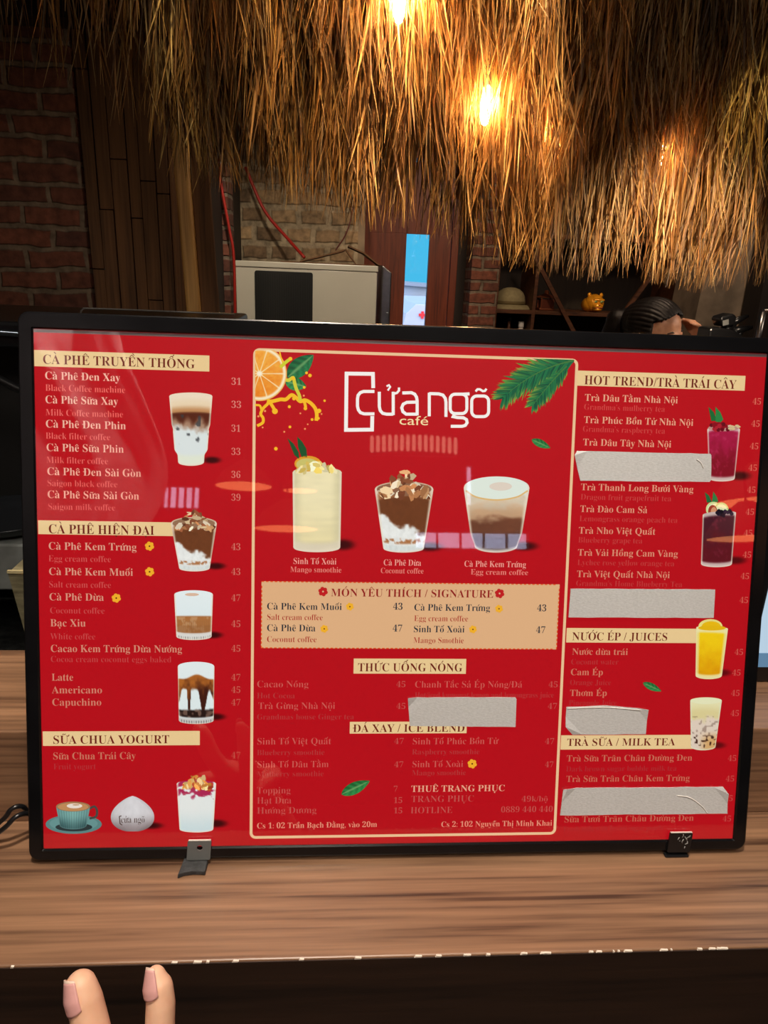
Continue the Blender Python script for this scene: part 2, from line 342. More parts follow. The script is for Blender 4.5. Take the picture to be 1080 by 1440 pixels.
# outside, seen through the slit
structure('ground_outside', MB().box((-6, 5.3, FL - 0.15), (9, 24, FL - 0.05)), mat('asphalt', S(120, 120, 120), 0.9, noise=0.2))
BH = float(at(580, 402, 1, 17.0)[2]) - FL + 0.05; BX = float(at(580, 402, 1, 17.0)[0]); VT = float(at(588, 428, 1, 12.0)[2]) - FL + 0.05; VX = float(at(590, 440, 1, 12.0)[0])
bd = thing('building', 'pale plain-walled building across the street, seen through the door slit', 'building', (BX, 17.0, FL - 0.05))
M_BW = mat('pale_render', S(150, 158, 156), 0.8, noise=0.1, nscale=2)
build('wall', MB().prism([(-4, 0), (4, 0), (4, BH - 0.16), (-4, BH + 0.16)], 0, 3, 1), M_BW, bd)
build('roof_edge', MB().prism([(-4.1, BH + .16), (4.1, BH - .16), (4.1, BH - .10), (-4.1, BH + .22)], -0.15, 3.1, 1), mat('grey_roof', S(120, 128, 132), 0.7), bd)
build('awning', MB().prism([(0, 0), (-0.7, -0.16), (-0.7, -0.20), (0, -0.06)], -0.60, -0.02, 0), mat('blue_awning', S(40, 130, 190), 0.6), bd, loc=(0, 0, BH - 0.22))
build('window', MB().box((0.16, -0.03, BH - 0.52), (0.30, 0.02, BH - 0.42)), mat('dark_window', S(60, 70, 80), 0.2), bd)
van = thing('van', 'white van marked with a red cross, parked beyond the door slit', 'van', (VX + 0.55, 12.0, FL - 0.05))
M_VAN = mat('van_white', S(176, 180, 184), 0.4)
build('body', MB().prism([(-0.9, 0.35), (0.9, 0.35), (0.9, VT - .75), (0.78, VT - .16), (0.62, VT), (-0.62, VT), (-0.78, VT - .16), (-0.9, VT - .75)], 0, 4.2, 1), M_VAN, van, bevel=0.04)
build('windscreen', MB().prism([(-0.74, VT - .75), (0.74, VT - .75), (0.66, VT - .34), (-0.66, VT - .34)], -0.015, 0.02, 1), mat('windscreen_glass', S(100, 120, 130), 0.15), van)
c = 0.06; a = 0.022
build('red_cross', MB().prism([(-a, -c), (a, -c), (a, -a), (c, -a), (c, a), (a, a), (a, c), (-a, c), (-a, a), (-c, a), (-c, -a), (-a, -a)], -0.02, 0.0, 1), mat('red_paint', S(215, 40, 40), 0.5), van, loc=(-0.50, -0.0005, VT - 0.17))
for sx in (-0.78, 0.78):
    for yy in (0.8, 3.4):
        wv = MB(); 
        wv.add([((0.09 if i >= 20 else -0.09), 0.33 * math.cos(2 * math.pi * i / 20), 0.33 * math.sin(2 * math.pi * i / 20)) for i in range(40)],
               [(i, (i + 1) % 20, 20 + (i + 1) % 20, 20 + i) for i in range(20)] + [tuple(range(20))[::-1], tuple(range(20, 40))])
        build('wheel', wv, M_MATTE, van, loc=(sx, yy, 0.33))

# ------------------------------------------------------------------ bar counter
FY = float(at(540, 1346, 2, CZ)[1]); ST = 0.089; SY0 = 0.047; SY1 = 0.180
bar = thing('bar_counter', 'wood-grain bar counter with a raised ledge behind the menu sign', 'counter', (0, FY, FL))
z0 = CZ - FL
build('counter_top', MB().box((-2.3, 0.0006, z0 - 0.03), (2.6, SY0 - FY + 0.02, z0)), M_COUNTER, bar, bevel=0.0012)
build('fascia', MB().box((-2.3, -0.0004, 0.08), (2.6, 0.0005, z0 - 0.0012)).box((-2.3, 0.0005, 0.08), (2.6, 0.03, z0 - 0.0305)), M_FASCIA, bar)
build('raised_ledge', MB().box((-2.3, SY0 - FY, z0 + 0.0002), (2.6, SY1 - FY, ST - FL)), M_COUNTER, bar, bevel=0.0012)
build('plinth', MB().box((-2.3, 0.06, 0), (2.6, 0.10, 0.08)), M_MATTE, bar)
random.seed(11)
mb = MB()
for k in range(30):
    xx = random.choice([random.uniform(-0.30, 0.28), random.uniform(-0.30, 0.28), random.gauss(0.13, 0.06)]); w = random.uniform(0.0006, 0.0035); h = random.uniform(0.0004, 0.0013)
    mb.prism([(xx - w, z0 - h * 1.6), (xx + w * 0.7, z0 - h * 1.9), (xx + w, z0 - 0.0002), (xx - w * 0.6, z0 + 0.00015)], -0.0003, 0.0012, 1)
o = build('edge_chip_marking', mb, M_CHIP, bar, label='pale chips knocked out of the front edge')
kb = thing('work_counter', 'dark granite work counter behind the bar ledge', 'counter', (-0.3, SY1 + 0.005, FL))
WT = -0.12
build('stone_top', MB().box((-2.0, 0, WT - FL - 0.03), (2.9, 0.62, WT - FL)), M_GRANITE, kb, bevel=0.003)
build('cabinet_base', MB().box((-2.0, 0.02, 0), (2.9, 0.58, WT - FL - 0.031)), M_MATTE, kb)

# ------------------------------------------------------------------ lettering: glyph outlines of the built-in font
BASE = 'ABCDEFGHIJKLMNOPQRSTUVWXYZabcdefghijklmnopqrstuvwxyz0123456789'
def serif(ch):
    if 'A' <= ch <= 'Z': return chr(0x1D400 + ord(ch) - 65)
    if 'a' <= ch <= 'z': return chr(0x1D41A + ord(ch) - 97)
    if '0' <= ch <= '9': return chr(0x1D7CE + ord(ch) - 48)
    return ch
GL = {}
def load_glyphs():
    tmp = []
    def curve(txt, off):
        c = bpy.data.curves.new('glyph', 'FONT'); c.body = txt; c.size = 1.0; c.offset = off; c.resolution_u = 3
        o = bpy.data.objects.new('glyph', c); COL.objects.link(o); tmp.append(o); return o
    jobs = []
    for wt, off, fn in (('b', -0.006, serif), ('r', -0.012, serif), ('s', 0.0, lambda c: c)):
        chars = BASE + "/:,.'()" if wt != 's' else 'cafe'
        jobs.append((wt, None, curve(fn('H'), off), None))
        for ch in chars: jobs.append((wt, ch, curve(fn(ch), off), curve(fn(ch) + fn('H'), off)))
    dg = bpy.context.evaluated_depsgraph_get(); dg.update()
    def geo(o):
        e = o.evaluated_get(dg); me = e.to_mesh(); n = len(me.vertices); co = np.zeros(n * 3); me.vertices.foreach_get('co', co)
        me.calc_loop_triangles(); t = [tuple(x.vertices) for x in me.loop_triangles]; e.to_mesh_clear(); return co.reshape(-1, 3)[:, :2], t
    hx = {}
    for wt, ch, o, o2 in jobs:
        v, t = geo(o)
        if ch is None: hx[wt] = v[:, 0].max(); GL[wt, 'cap'] = v[:, 1].max(); continue
        v2, _ = geo(o2); GL[wt, ch] = (v, t, v2[:, 0].max() - hx[wt])
    for o in tmp:
        c = o.data; bpy.data.objects.remove(o); bpy.data.curves.remove(c)
load_glyphs()

def strip2(pts, w):
    """quads of a 2-D stroke with mitred joints; w may be a list"""
    P = [np.array(p, float) for p in pts]; n = len(P); ws = w if isinstance(w, (list, tuple)) else [w] * n; Lf = []; Rt = []
    closed = np.allclose(P[0], P[-1]) and n > 3
    for i in range(n):
        a = P[i] - P[i - 1] if i > 0 else (P[0] - P[-2] if closed else P[1] - P[0])
        b = P[i + 1] - P[i] if i < n - 1 else (P[1] - P[0] if closed else P[-1] - P[-2])
        a = a / (np.linalg.norm(a) + 1e-12); b = b / (np.linalg.norm(b) + 1e-12)
        na = np.array([-a[1], a[0]]); nb = np.array([-b[1], b[0]]); m = na + nb; m /= (np.linalg.norm(m) + 1e-9); k = 1 / max(0.45, m @ na)
        Lf.append(P[i] + m * ws[i] * k / 2); Rt.append(P[i] - m * ws[i] * k / 2)
    return [(Lf[i], Rt[i], Rt[i + 1], Lf[i + 1]) for i in range(n - 1)]
def marks(v, upper, ms):
    """diacritics as 2-D polygons over a glyph with outline v (em units)"""
    x0, x1, y1 = v[:, 0].min(), v[:, 0].max(), v[:, 1].max(); c = (x0 + x1) / 2; y = y1 + (0.02 if upper else 0.03); out = []; dx = 0
    for m in ms:
        if m == '\u0302': out += strip2([(c - .15, y + .02), (c, y + .15), (c + .15, y + .02)], .05); y2 = y + .10; dx = 0.10
        elif m == '\u0306': out += strip2([(c - .13, y + .14), (c - .08, y + .05), (c, y + .02), (c + .08, y + .05), (c + .13, y + .14)], .05); y2 = y + .12; dx = 0
        elif m == '\u031b': out += strip2([(x1 - .05, y1 - .05), (x1 + .04, y1 - .02), (x1 + .07, y1 + .08)], .065); continue
        elif m == '\u0323': 
            k = [(c + .075 * math.cos(a * math.pi / 4), -.13 + .07 * math.sin(a * math.pi / 4)) for a in range(8)]; out.append(k); continue
        else:
            X = c + dx; Y = y if not dx else y2 - 0.02
            if m == '\u0300':
                if dx: X = c + .17; Y = y2 - .01
                out.append([(X - .15, Y + .18), (X - .06, Y + .19), (X + .05, Y + .03), (X, Y + .02)])
            elif m == '\u0301': out.append([(X + .15, Y + .18), (X, Y + .02), (X - .05, Y + .03), (X + .06, Y + .19)])
            elif m == '\u0303': out += strip2([(X - .15, Y + .05), (X - .08, Y + .12), (X + .06, Y + .06), (X + .14, Y + .14)], .05)
            elif m == '\u0309': out += strip2([(X - .06, Y + .17), (X + .04, Y + .19), (X + .06, Y + .13), (X, Y + .09), (X, Y + .03)], .045)
            y = y2 = Y + 0.15; continue
        y = y2
    return out

# ------------------------------------------------------------------ the menu sign (local frame: x right, y up its face, z to the viewer)
LEAN = math.radians(13.7515); PW, PH, PB = 0.580, 0.414, 0.0095
sign = thing('menu_sign', 'red backlit cafe menu board in a black frame leaning on the counter', 'sign', (0, 0, 0), (math.pi / 2 - LEAN, 0, 0))
Ex = np.array([1., 0, 0]); Ey = np.array([0, math.sin(LEAN), math.cos(LEAN)]); Ez = np.array([0, -math.cos(LEAN), math.sin(LEAN)])
def P2L(px, py):
    d = CB @ np.array([(px - CX) / F, (py - CY) / F, 1.0]); q = CAM - d * ((CAM @ Ez) / (d @ Ez)); return float(q @ Ex), float(q @ Ey)
def P2La(px, py):
    px, py = np.broadcast_arrays(np.asarray(px, float), np.asarray(py, float)); d = np.stack([(px - CX) / F, (py - CY) / F, np.ones_like(px)], -1) @ CB.T
    q = CAM - d * ((CAM @ Ez) / (d @ Ez))[..., None]; return q @ Ex, q @ Ey
X0, X1, Y0, Y1 = -PW / 2, PW / 2, PB, PB + PH

class Print:
    """flat printed shapes on the poster, coloured per corner"""
    def __init__(s): s.v = []; s.f = []; s.c = []
    def loc(s, pts, col, z=1):
        b = len(s.v); col = L1(col); z = z * 4e-5
        for p in pts: s.v.append((p[0], p[1], z)); s.c.append(col)
        s.f.append(tuple(range(b, b + len(pts)))); return s
    def px(s, pts, col, z=1): return s.loc([P2L(*p) for p in pts], col, z)
    def stroke(s, pts, w, col, z=1, smooth=0):
        """stroke along pixel points, width in pixels"""
        if smooth: pts = spline([np.array(p) for p in pts], smooth)
        q = [P2L(*p) for p in pts]; k = 0.000565
        for quad in strip2(q, [x * k for x in w] if isinstance(w, (list, tuple)) else w * k): s.loc(quad, col, z)
        return s
    def disc(s, x, y, r, col, z=1, ry=None, n=14):
        ry = ry or r; return s.px([(x + r * math.cos(2 * math.pi * k / n), y + ry * math.sin(2 * math.pi * k / n)) for k in range(n)], col, z)
    def grid(s, x, y, col, z=1):
        """x, y pixel arrays (rows, cols); col (rows, cols, 3) 0-255"""
        u, v = P2La(x, y); R, C = x.shape; b = len(s.v); cl = L1(np.clip(col, 0, 255)).reshape(-1, 3)
        s.v += [(a, c_, z * 4e-5) for a, c_ in zip(u.ravel(), v.ravel())]; s.c += list(cl)
        for i in range(R - 1):
            for k in range(C - 1): a = b + i * C + k; s.f.append((a, a + C, a + C + 1, a + 1))
        return s
    def text(s, txt, x, y, xr, cap, col, wt='b', z=3, yr=None):
        """baseline starts at pixel (x, y), ends at pixel column xr; cap = capital height in pixels"""
        sx, sy = P2L(x, y); ex, ey = P2L(xr, y if yr is None else yr); k = cap * 0.000565 / GL[wt, 'cap']
        items = []; adv = 0; word = unicodedata.normalize('NFD', txt); i = 0
        while i < len(word):
            ch = word[i]; i += 1; ms = []
            while i < len(word) and unicodedata.combining(word[i]): ms.append(word[i]); i += 1
            if ch == ' ': adv += 0.27; continue
            bar_ = ch in '\u0110\u0111'; b = {'\u0110': 'D', '\u0111': 'd'}.get(ch, ch)
            v, t, a = GL[wt, b]; items.append((v, t, adv, b, ms, bar_)); adv += a
            last = adv - a + v[:, 0].max()
        kx = (ex - sx) / (last if txt.strip() else 1); c = L1(col); zz = z * 4e-5
        def put(vs, fs):
            b0 = len(s.v)
            for p in vs: s.v.append((sx + (p[0]) * kx, sy + p[1] * k, zz)); s.c.append(c)
            for f in fs: s.f.append(tuple(b0 + j for j in f))
        for v, t, a, b, ms, br in items:
            put([(p[0] + a, p[1]) for p in v], t)
            if br:
                yy = 0.33 if b == 'D' else 0.54; xa = v[:, 0].min() - (0.03 if b == 'D' else -0.22); xb = xa + 0.30
                put([(a + xa, yy), (a + xb, yy), (a + xb, yy + .055), (a + xa, yy + .055)], [(0, 1, 2, 3)])
            for pl in marks(v, b.isupper(), ms): put([(p[0] + a, p[1]) for p in pl], [tuple(range(len(pl)))])
        return s
    def done(s, name, parent, label=None):
        me = bpy.data.meshes.new(name); me.from_pydata(s.v, [], s.f); me.update()
        a = me.attributes.new('print', 'FLOAT_COLOR', 'POINT'); d = np.ones((len(s.v), 4), np.float32); d[:, :3] = np.array(s.c, np.float32); a.data.foreach_set('color', d.ravel())
        nz = np.zeros(len(me.polygons) * 3); me.polygons.foreach_get('normal', nz)
        bm = bmesh.new(); bm.from_mesh(me)
        fl = [f for f in bm.faces if f.normal.z < 0]
        if fl: bmesh.ops.reverse_faces(bm, faces=fl)
        bm.to_mesh(me); bm.free()
        return obj(name, me, M_PRINT, parent, label)

# frame, back and clear cover
def rrect(x0, x1, y0, y1, r, n=6):
    out = []
    for cx, cy, a0 in ((x1 - r, y1 - r, 0), (x0 + r, y1 - r, 90), (x0 + r, y0 + r, 180), (x1 - r, y0 + r, 270)):
        for k in range(n + 1): a = math.radians(a0 + 90 * k / n); out.append((cx + r * math.cos(a), cy + r * math.sin(a)))
    return out
OX0, OX1, OY0, OY1 = X0 - 0.0113, X1 + 0.0113, 0.0, Y1 + 0.0128
rings = [(rrect(OX0 + 0.0002, OX1 - 0.0002, OY0 + 0.0002, OY1 - 0.0002, 0.0085), -0.0158), (rrect(OX0, OX1, OY0, OY1, 0.0085), -0.0150), (rrect(OX0, OX1, OY0, OY1, 0.0085), 0.0006),
         (rrect(OX0 + 0.0004, OX1 - 0.0004, OY0 + 0.0004, OY1 - 0.0004, 0.0083), 0.0016), (rrect(OX0 + 0.0014, OX1 - 0.0014, OY0 + 0.0014, OY1 - 0.0014, 0.0075), 0.0021),
         (rrect(X0 - 0.0012, X1 + 0.0012, Y0 - 0.0012, Y1 + 0.0012, 0.0012), 0.0021), (rrect(X0, X1, Y0, Y1, 0.0008), 0.0005), (rrect(X0, X1, Y0, Y1, 0.0008), -0.002)]
mb = MB(); n = len(rings[0][0]); vs = [(p[0], p[1], z) for r, z in rings for p in r]; fs = []
for i in range(len(rings) - 1):
    for k in range(n): a, b = i * n + k, i * n + (k + 1) % n; fs.append((a, b, b + n, a + n))
fs.append(tuple(range(n))[::-1]); mb.add(vs, fs)
build('frame', mb, M_FRAME, sign)
M_LIP = mat('lip_reflection_grey', S(120, 112, 116), 0.35, 0.3)  # bevel reflection along the top inner edge, put into the colour
mb = MB(); t = 0.0026
mb.prism([(X0 + 0.0002, Y1 - t), (X1 - 0.0002, Y1 - t), (X1 - 0.0002, Y1 - 0.0002), (X0 + 0.0002, Y1 - 0.0002)], 0.0003, 0.0004)
build('lip_reflection', mb, M_LIP, sign, label='thin grey strip for the bevel reflection under the top of the frame')
build('clear_cover', MB().box((X0 + 0.0001, Y0 + 0.0001, 0.0006), (X1 - 0.0001, Y1 - 0.0001, 0.0012)), M_COVER, sign)
RED = (186, 14, 26); CREAM = (236, 204, 148); BROWN = (112, 34, 24); PINK = (244, 196, 172)
pr = Print(); pr.loc([(X0, Y0), (X1, Y0), (X1, Y1), (X0, Y1)], RED, 0)
poster = pr.done('poster', sign)

# cream outline of the centre column
pr = Print(); A = [P2L(354.5, 489.5), P2L(811.5, 504.5), P2L(783.5, 1175), P2L(352.5, 1178)]
fx0 = (A[0][0] + A[3][0]) / 2; fx1 = (A[1][0] + A[2][0]) / 2; fy1 = (A[0][1] + A[1][1]) / 2; fy0 = (A[2][1] + A[3][1]) / 2; w = 0.0023
ro = rrect(fx0, fx1, fy0, fy1, 0.005); ri = rrect(fx0 + w, fx1 - w, fy0 + w, fy1 - w, 0.0028)
for k in range(len(ro)): j = (k + 1) % len(ro); pr.loc([ri[k], ro[k], ro[j], ri[j]], (238, 196, 150), 1)
pr.done('cream_outline', poster)

def banner(txt, box, tx, ty, txr, cap, name='heading_banner', tyr=None):
    pr = Print(); a, b = P2L(box[0], box[1]); c, d = P2L(box[2], box[3])
    pr.loc([(a, d), (c, d), (c, b), (a, b)], CREAM, 2); pr.text(txt, tx, ty, txr, cap, BROWN, 'b', 3, tyr); pr.done(name, poster)
banner('CÀ PHÊ TRUYỀN THỐNG', (48, 492, 294.5, 522.5), 60, 511.5, 274, 12.2)
banner('CÀ PHÊ HIỆN ĐẠI', (53.5, 731.5, 250, 754), 68, 750, 217, 12.5)
banner('SỮA CHUA YOGURT', (60, 1028.5, 281, 1047.8), 74, 1046, 238, 12)
banner('THỨC UỐNG NÓNG', (497.5, 926, 655, 947.5), 503, 944, 650, 12)
banner('ĐÁ XAY / ICE BLEND', (492, 1015, 656, 1031), 496, 1029.5, 653, 11.5)
banner('HOT TREND/TRÀ TRÁI CÂY', (812, 521, 1047, 549.5), 821, 540.5, 1035.6, 12.5)
banner('NƯỚC ÉP / JUICES', (797, 883, 990, 904.4), 804, 900.3, 938, 11.8)
banner('TRÀ SỮA / MILK TEA', (789, 1034, 985, 1053), 797, 1049, 949, 11.2)

# menu lines: (text, x, baseline, x end)
DIM = lambda y: np.clip((y - 520) / 650.0, 0, 1)  # viewing-angle dimming down the sign, put into the text colours
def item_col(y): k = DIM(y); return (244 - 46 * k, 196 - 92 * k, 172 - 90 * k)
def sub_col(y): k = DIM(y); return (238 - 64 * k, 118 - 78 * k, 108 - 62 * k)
def lines(name, rows, cap, colf, wt):
    pr = Print()
    for t, x, y, xr in rows: pr.text(t, x, y, xr, cap, colf(y), wt)
    pr.done(name, poster)
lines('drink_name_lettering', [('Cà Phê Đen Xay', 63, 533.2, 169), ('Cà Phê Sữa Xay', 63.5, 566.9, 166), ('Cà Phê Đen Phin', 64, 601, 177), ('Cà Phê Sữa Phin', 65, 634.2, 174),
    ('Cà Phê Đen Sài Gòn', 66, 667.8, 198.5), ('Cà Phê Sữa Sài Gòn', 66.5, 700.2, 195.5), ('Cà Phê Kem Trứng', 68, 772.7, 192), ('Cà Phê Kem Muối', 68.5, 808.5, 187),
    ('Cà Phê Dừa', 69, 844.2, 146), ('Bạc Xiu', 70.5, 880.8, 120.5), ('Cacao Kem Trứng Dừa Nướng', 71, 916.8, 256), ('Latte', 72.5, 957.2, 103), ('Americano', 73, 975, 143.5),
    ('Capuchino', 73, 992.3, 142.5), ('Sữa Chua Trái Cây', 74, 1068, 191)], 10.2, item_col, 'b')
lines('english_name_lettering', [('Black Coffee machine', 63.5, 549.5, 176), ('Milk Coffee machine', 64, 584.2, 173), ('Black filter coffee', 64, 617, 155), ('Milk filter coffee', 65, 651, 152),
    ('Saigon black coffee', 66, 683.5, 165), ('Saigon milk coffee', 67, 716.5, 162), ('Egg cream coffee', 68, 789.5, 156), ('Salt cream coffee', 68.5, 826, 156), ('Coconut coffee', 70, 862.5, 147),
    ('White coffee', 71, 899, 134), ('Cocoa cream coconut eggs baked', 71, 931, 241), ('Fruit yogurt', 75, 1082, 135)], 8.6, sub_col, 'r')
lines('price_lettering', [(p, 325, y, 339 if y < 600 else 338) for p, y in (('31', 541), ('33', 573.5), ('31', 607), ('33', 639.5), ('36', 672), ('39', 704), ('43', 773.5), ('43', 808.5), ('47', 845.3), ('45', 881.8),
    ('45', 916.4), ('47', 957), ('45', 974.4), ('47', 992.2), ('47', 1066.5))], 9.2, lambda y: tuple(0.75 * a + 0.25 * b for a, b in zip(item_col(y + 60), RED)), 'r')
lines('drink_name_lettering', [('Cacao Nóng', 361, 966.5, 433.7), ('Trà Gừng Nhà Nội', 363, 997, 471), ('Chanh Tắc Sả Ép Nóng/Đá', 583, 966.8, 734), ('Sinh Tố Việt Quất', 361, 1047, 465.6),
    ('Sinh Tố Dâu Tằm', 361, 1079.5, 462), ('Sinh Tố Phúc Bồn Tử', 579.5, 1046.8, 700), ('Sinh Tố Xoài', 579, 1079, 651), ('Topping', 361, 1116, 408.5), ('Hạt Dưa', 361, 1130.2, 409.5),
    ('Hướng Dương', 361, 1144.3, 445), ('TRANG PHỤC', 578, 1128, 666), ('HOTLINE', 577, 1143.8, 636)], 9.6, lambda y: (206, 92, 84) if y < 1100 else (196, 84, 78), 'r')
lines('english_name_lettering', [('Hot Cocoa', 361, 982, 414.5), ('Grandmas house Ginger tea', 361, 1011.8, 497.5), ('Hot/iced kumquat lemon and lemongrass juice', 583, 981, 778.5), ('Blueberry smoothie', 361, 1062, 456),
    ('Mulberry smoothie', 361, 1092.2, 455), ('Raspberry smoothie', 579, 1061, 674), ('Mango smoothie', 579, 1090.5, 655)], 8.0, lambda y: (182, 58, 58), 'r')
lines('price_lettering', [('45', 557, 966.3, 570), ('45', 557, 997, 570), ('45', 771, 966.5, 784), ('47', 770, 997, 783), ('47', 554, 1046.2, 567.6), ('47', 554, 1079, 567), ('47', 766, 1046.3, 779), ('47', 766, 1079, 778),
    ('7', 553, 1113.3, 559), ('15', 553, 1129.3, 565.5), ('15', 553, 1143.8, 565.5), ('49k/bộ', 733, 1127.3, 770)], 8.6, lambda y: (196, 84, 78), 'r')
pr = Print(); pr.text('THUÊ TRANG PHỤC', 578, 1113.6, 709.5, 9.6, (238, 170, 140)); pr.text('Cs 1: 02 Trần Bạch Đằng, vào 20m', 361, 1165, 530, 8.4, (232, 150, 124)); pr.text('Cs 2: 102 Nguyễn Thị Minh Khai', 620, 1163, 776, 8.4, (232, 150, 124))
pr.text('0889 440 440', 704, 1142.4, 777, 8.8, (196, 84, 78), 'r'); pr.done('shop_detail_lettering', poster)
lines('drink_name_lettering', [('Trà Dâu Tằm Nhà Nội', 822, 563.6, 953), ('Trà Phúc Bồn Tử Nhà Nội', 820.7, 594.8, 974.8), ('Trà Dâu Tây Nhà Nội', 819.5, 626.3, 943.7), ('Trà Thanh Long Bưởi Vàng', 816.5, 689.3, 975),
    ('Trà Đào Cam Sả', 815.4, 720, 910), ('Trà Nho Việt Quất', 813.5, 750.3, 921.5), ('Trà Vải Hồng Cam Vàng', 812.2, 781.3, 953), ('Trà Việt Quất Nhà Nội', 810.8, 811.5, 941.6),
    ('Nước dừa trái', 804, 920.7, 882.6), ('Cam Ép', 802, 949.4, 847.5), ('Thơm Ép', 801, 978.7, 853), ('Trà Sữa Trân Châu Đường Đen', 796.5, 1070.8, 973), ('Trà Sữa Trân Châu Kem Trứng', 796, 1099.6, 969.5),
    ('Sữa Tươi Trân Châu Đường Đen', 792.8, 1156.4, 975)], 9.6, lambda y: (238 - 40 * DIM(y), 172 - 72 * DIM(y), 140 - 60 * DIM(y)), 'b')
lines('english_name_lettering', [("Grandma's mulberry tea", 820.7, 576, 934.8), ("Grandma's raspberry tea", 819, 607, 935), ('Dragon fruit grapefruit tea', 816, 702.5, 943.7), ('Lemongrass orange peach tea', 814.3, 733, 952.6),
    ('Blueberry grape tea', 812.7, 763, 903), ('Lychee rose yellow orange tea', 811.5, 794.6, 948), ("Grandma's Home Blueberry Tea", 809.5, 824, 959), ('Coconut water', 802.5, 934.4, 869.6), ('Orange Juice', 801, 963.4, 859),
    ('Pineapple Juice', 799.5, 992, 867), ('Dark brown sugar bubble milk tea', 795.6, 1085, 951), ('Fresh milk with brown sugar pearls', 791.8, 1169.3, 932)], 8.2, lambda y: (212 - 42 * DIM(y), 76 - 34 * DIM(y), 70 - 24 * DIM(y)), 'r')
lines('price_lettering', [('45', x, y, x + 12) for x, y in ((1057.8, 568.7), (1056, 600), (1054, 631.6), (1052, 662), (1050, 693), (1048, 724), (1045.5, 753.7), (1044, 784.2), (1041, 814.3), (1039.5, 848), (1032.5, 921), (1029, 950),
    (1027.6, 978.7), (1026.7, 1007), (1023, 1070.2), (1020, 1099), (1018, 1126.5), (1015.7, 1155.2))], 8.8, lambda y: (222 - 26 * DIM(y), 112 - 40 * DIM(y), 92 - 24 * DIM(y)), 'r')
lines('caption_lettering', [('Sinh Tố Xoài', 412, 793, 473), ('Cà Phê Dừa', 539, 795, 592), ('Cà Phê Kem Trứng', 652.5, 796.8, 739.5)], 8.6, lambda y: (240, 160, 146), 'b')
lines('caption_lettering', [('Mango smoothie', 408, 804.4, 480), ('Coconut coffee', 535, 806, 595.5), ('Egg cream coffee', 661.5, 807.8, 742.5)], 7.8, lambda y: (232, 130, 118), 'b')

# small flowers
def flower(pr, x, y, r, col=(244, 178, 44), mid=(90, 50, 20), z=4):
    for k in range(6):
        a = k * math.pi / 3 + 0.3; pr.disc(x + 0.6 * r * math.cos(a), y + 0.6 * r * math.sin(a), r * 0.42, col, z, n=8)
    pr.disc(x, y, r * 0.5, col, z, n=8); pr.disc(x, y, r * 0.2, mid, z + 1, n=6)
for fx, fy in ((210.3, 768), (210.5, 804), (163.6, 841), (664, 1074)):
    pr = Print(); flower(pr, fx, fy, 6.6); pr.done('flower_mark', poster)

# signature box
pr = Print(); a, b = P2L(367, 817.5); c, d = P2L(785, 912); B0 = P2L(367.7, 818); B1 = P2L(787, 821); B2 = P2L(783, 913); B3 = P2L(367, 911.6)
bx0, bx1 = (B0[0] + B3[0]) / 2, (B1[0] + B2[0]) / 2; by1, by0 = (B0[1] + B1[1]) / 2, (B2[1] + B3[1]) / 2
pr.loc([(bx0, by0), (bx1, by0), (bx1, by1), (bx0, by1)], (226, 178, 132), 1)
st = 0.0035; e = 0.0007
for k in range(int((bx1 - bx0) / st)):
    xx = bx0 + k * st
    for yy in (by0, by1 - e): pr.loc([(xx, yy), (xx + st * 0.6, yy), (xx + st * 0.6, yy + e), (xx, yy + e)], (230, 96, 40), 2)
for k in range(int((by1 - by0) / st)):
    yy = by0 + k * st
    for xx in (bx0, bx1 - e): pr.loc([(xx, yy), (xx + e, yy), (xx + e, yy + st * 0.6), (xx, yy + st * 0.6)], (230, 96, 40), 2)
pr.text('MÓN YÊU THÍCH / SIGNATURE', 465, 838.4, 693.5, 11, (150, 26, 28), 'b', 3, 840.5)
flower(pr, 454.3, 831.8, 6.8, (196, 30, 34), (226, 178, 132)); flower(pr, 702.5, 834.5, 6.8, (196, 30, 34), (226, 178, 132))
NAVY = (30, 44, 56)
for t, x, y, xr in (('Cà Phê Kem Muối', 375, 857, 480.5), ('Cà Phê Kem Trứng', 582, 858.5, 689), ('Cà Phê Dừa', 375, 887.4, 443.5), ('Sinh Tố Xoài', 581, 889, 653), ('43', 552.5, 857.3, 566), ('43', 755, 859.5, 768), ('47', 552, 888, 565.5), ('47', 753.5, 890.2, 766.5)):
    pr.text(t, x, y, xr, 9.6, NAVY)
for t, x, y, xr in (('Salt cream coffee', 375, 871.7, 453.7), ('Egg cream coffee', 582, 873.4, 658), ('Coconut coffee', 375, 902.8, 445), ('Mango Smothie', 581, 904.2, 652)): pr.text(t, x, y, xr, 8.4, (172, 48, 40), 'r')
for fx, fy in ((492, 853), (701.7, 856), (456, 884.2), (665, 885)): flower(pr, fx, fy, 5.6)
pr.done('signature_box', poster)

# shop logo
WHT = (250, 244, 238); pr = Print(); z5 = lambda p: (p[0] / 2.348 + 340, p[1] / 2.348 + 470)
def lg(pts, w=4.3, sm=0): pr.stroke([z5(p) for p in pts], w, WHT, 4, sm)
lg([(434, 178), (433, 131), (346, 130), (344, 316), (430, 315), (431, 270)], 5.2)
def rr(x0, y0, x1, y1, r):
    o = []
    for cx, cy, a0 in ((x1 - r, y0 + r, -90), (x1 - r, y1 - r, 0), (x0 + r, y1 - r, 90), (x0 + r, y0 + r, 180)):
        for k in range(6): a = math.radians(a0 + 18 * k); o.append((cx + r * math.cos(a), cy + r * math.sin(a)))
    return o + [o[0]]
lg([(438, 189), (402, 189), (391, 193), (384, 202), (382, 214), (382, 238), (385, 250), (392, 259), (404, 263), (438, 263)])
lg([(454, 190), (454, 238), (457, 252), (465, 261), (478, 264), (500, 264)]); lg([(500, 190), (500, 267)]); lg([(500, 197), (512, 194), (519, 186), (519, 176)], 3.2)
lg([(478, 172), (486, 168), (490, 174), (486, 180), (482, 186)], 2.6)
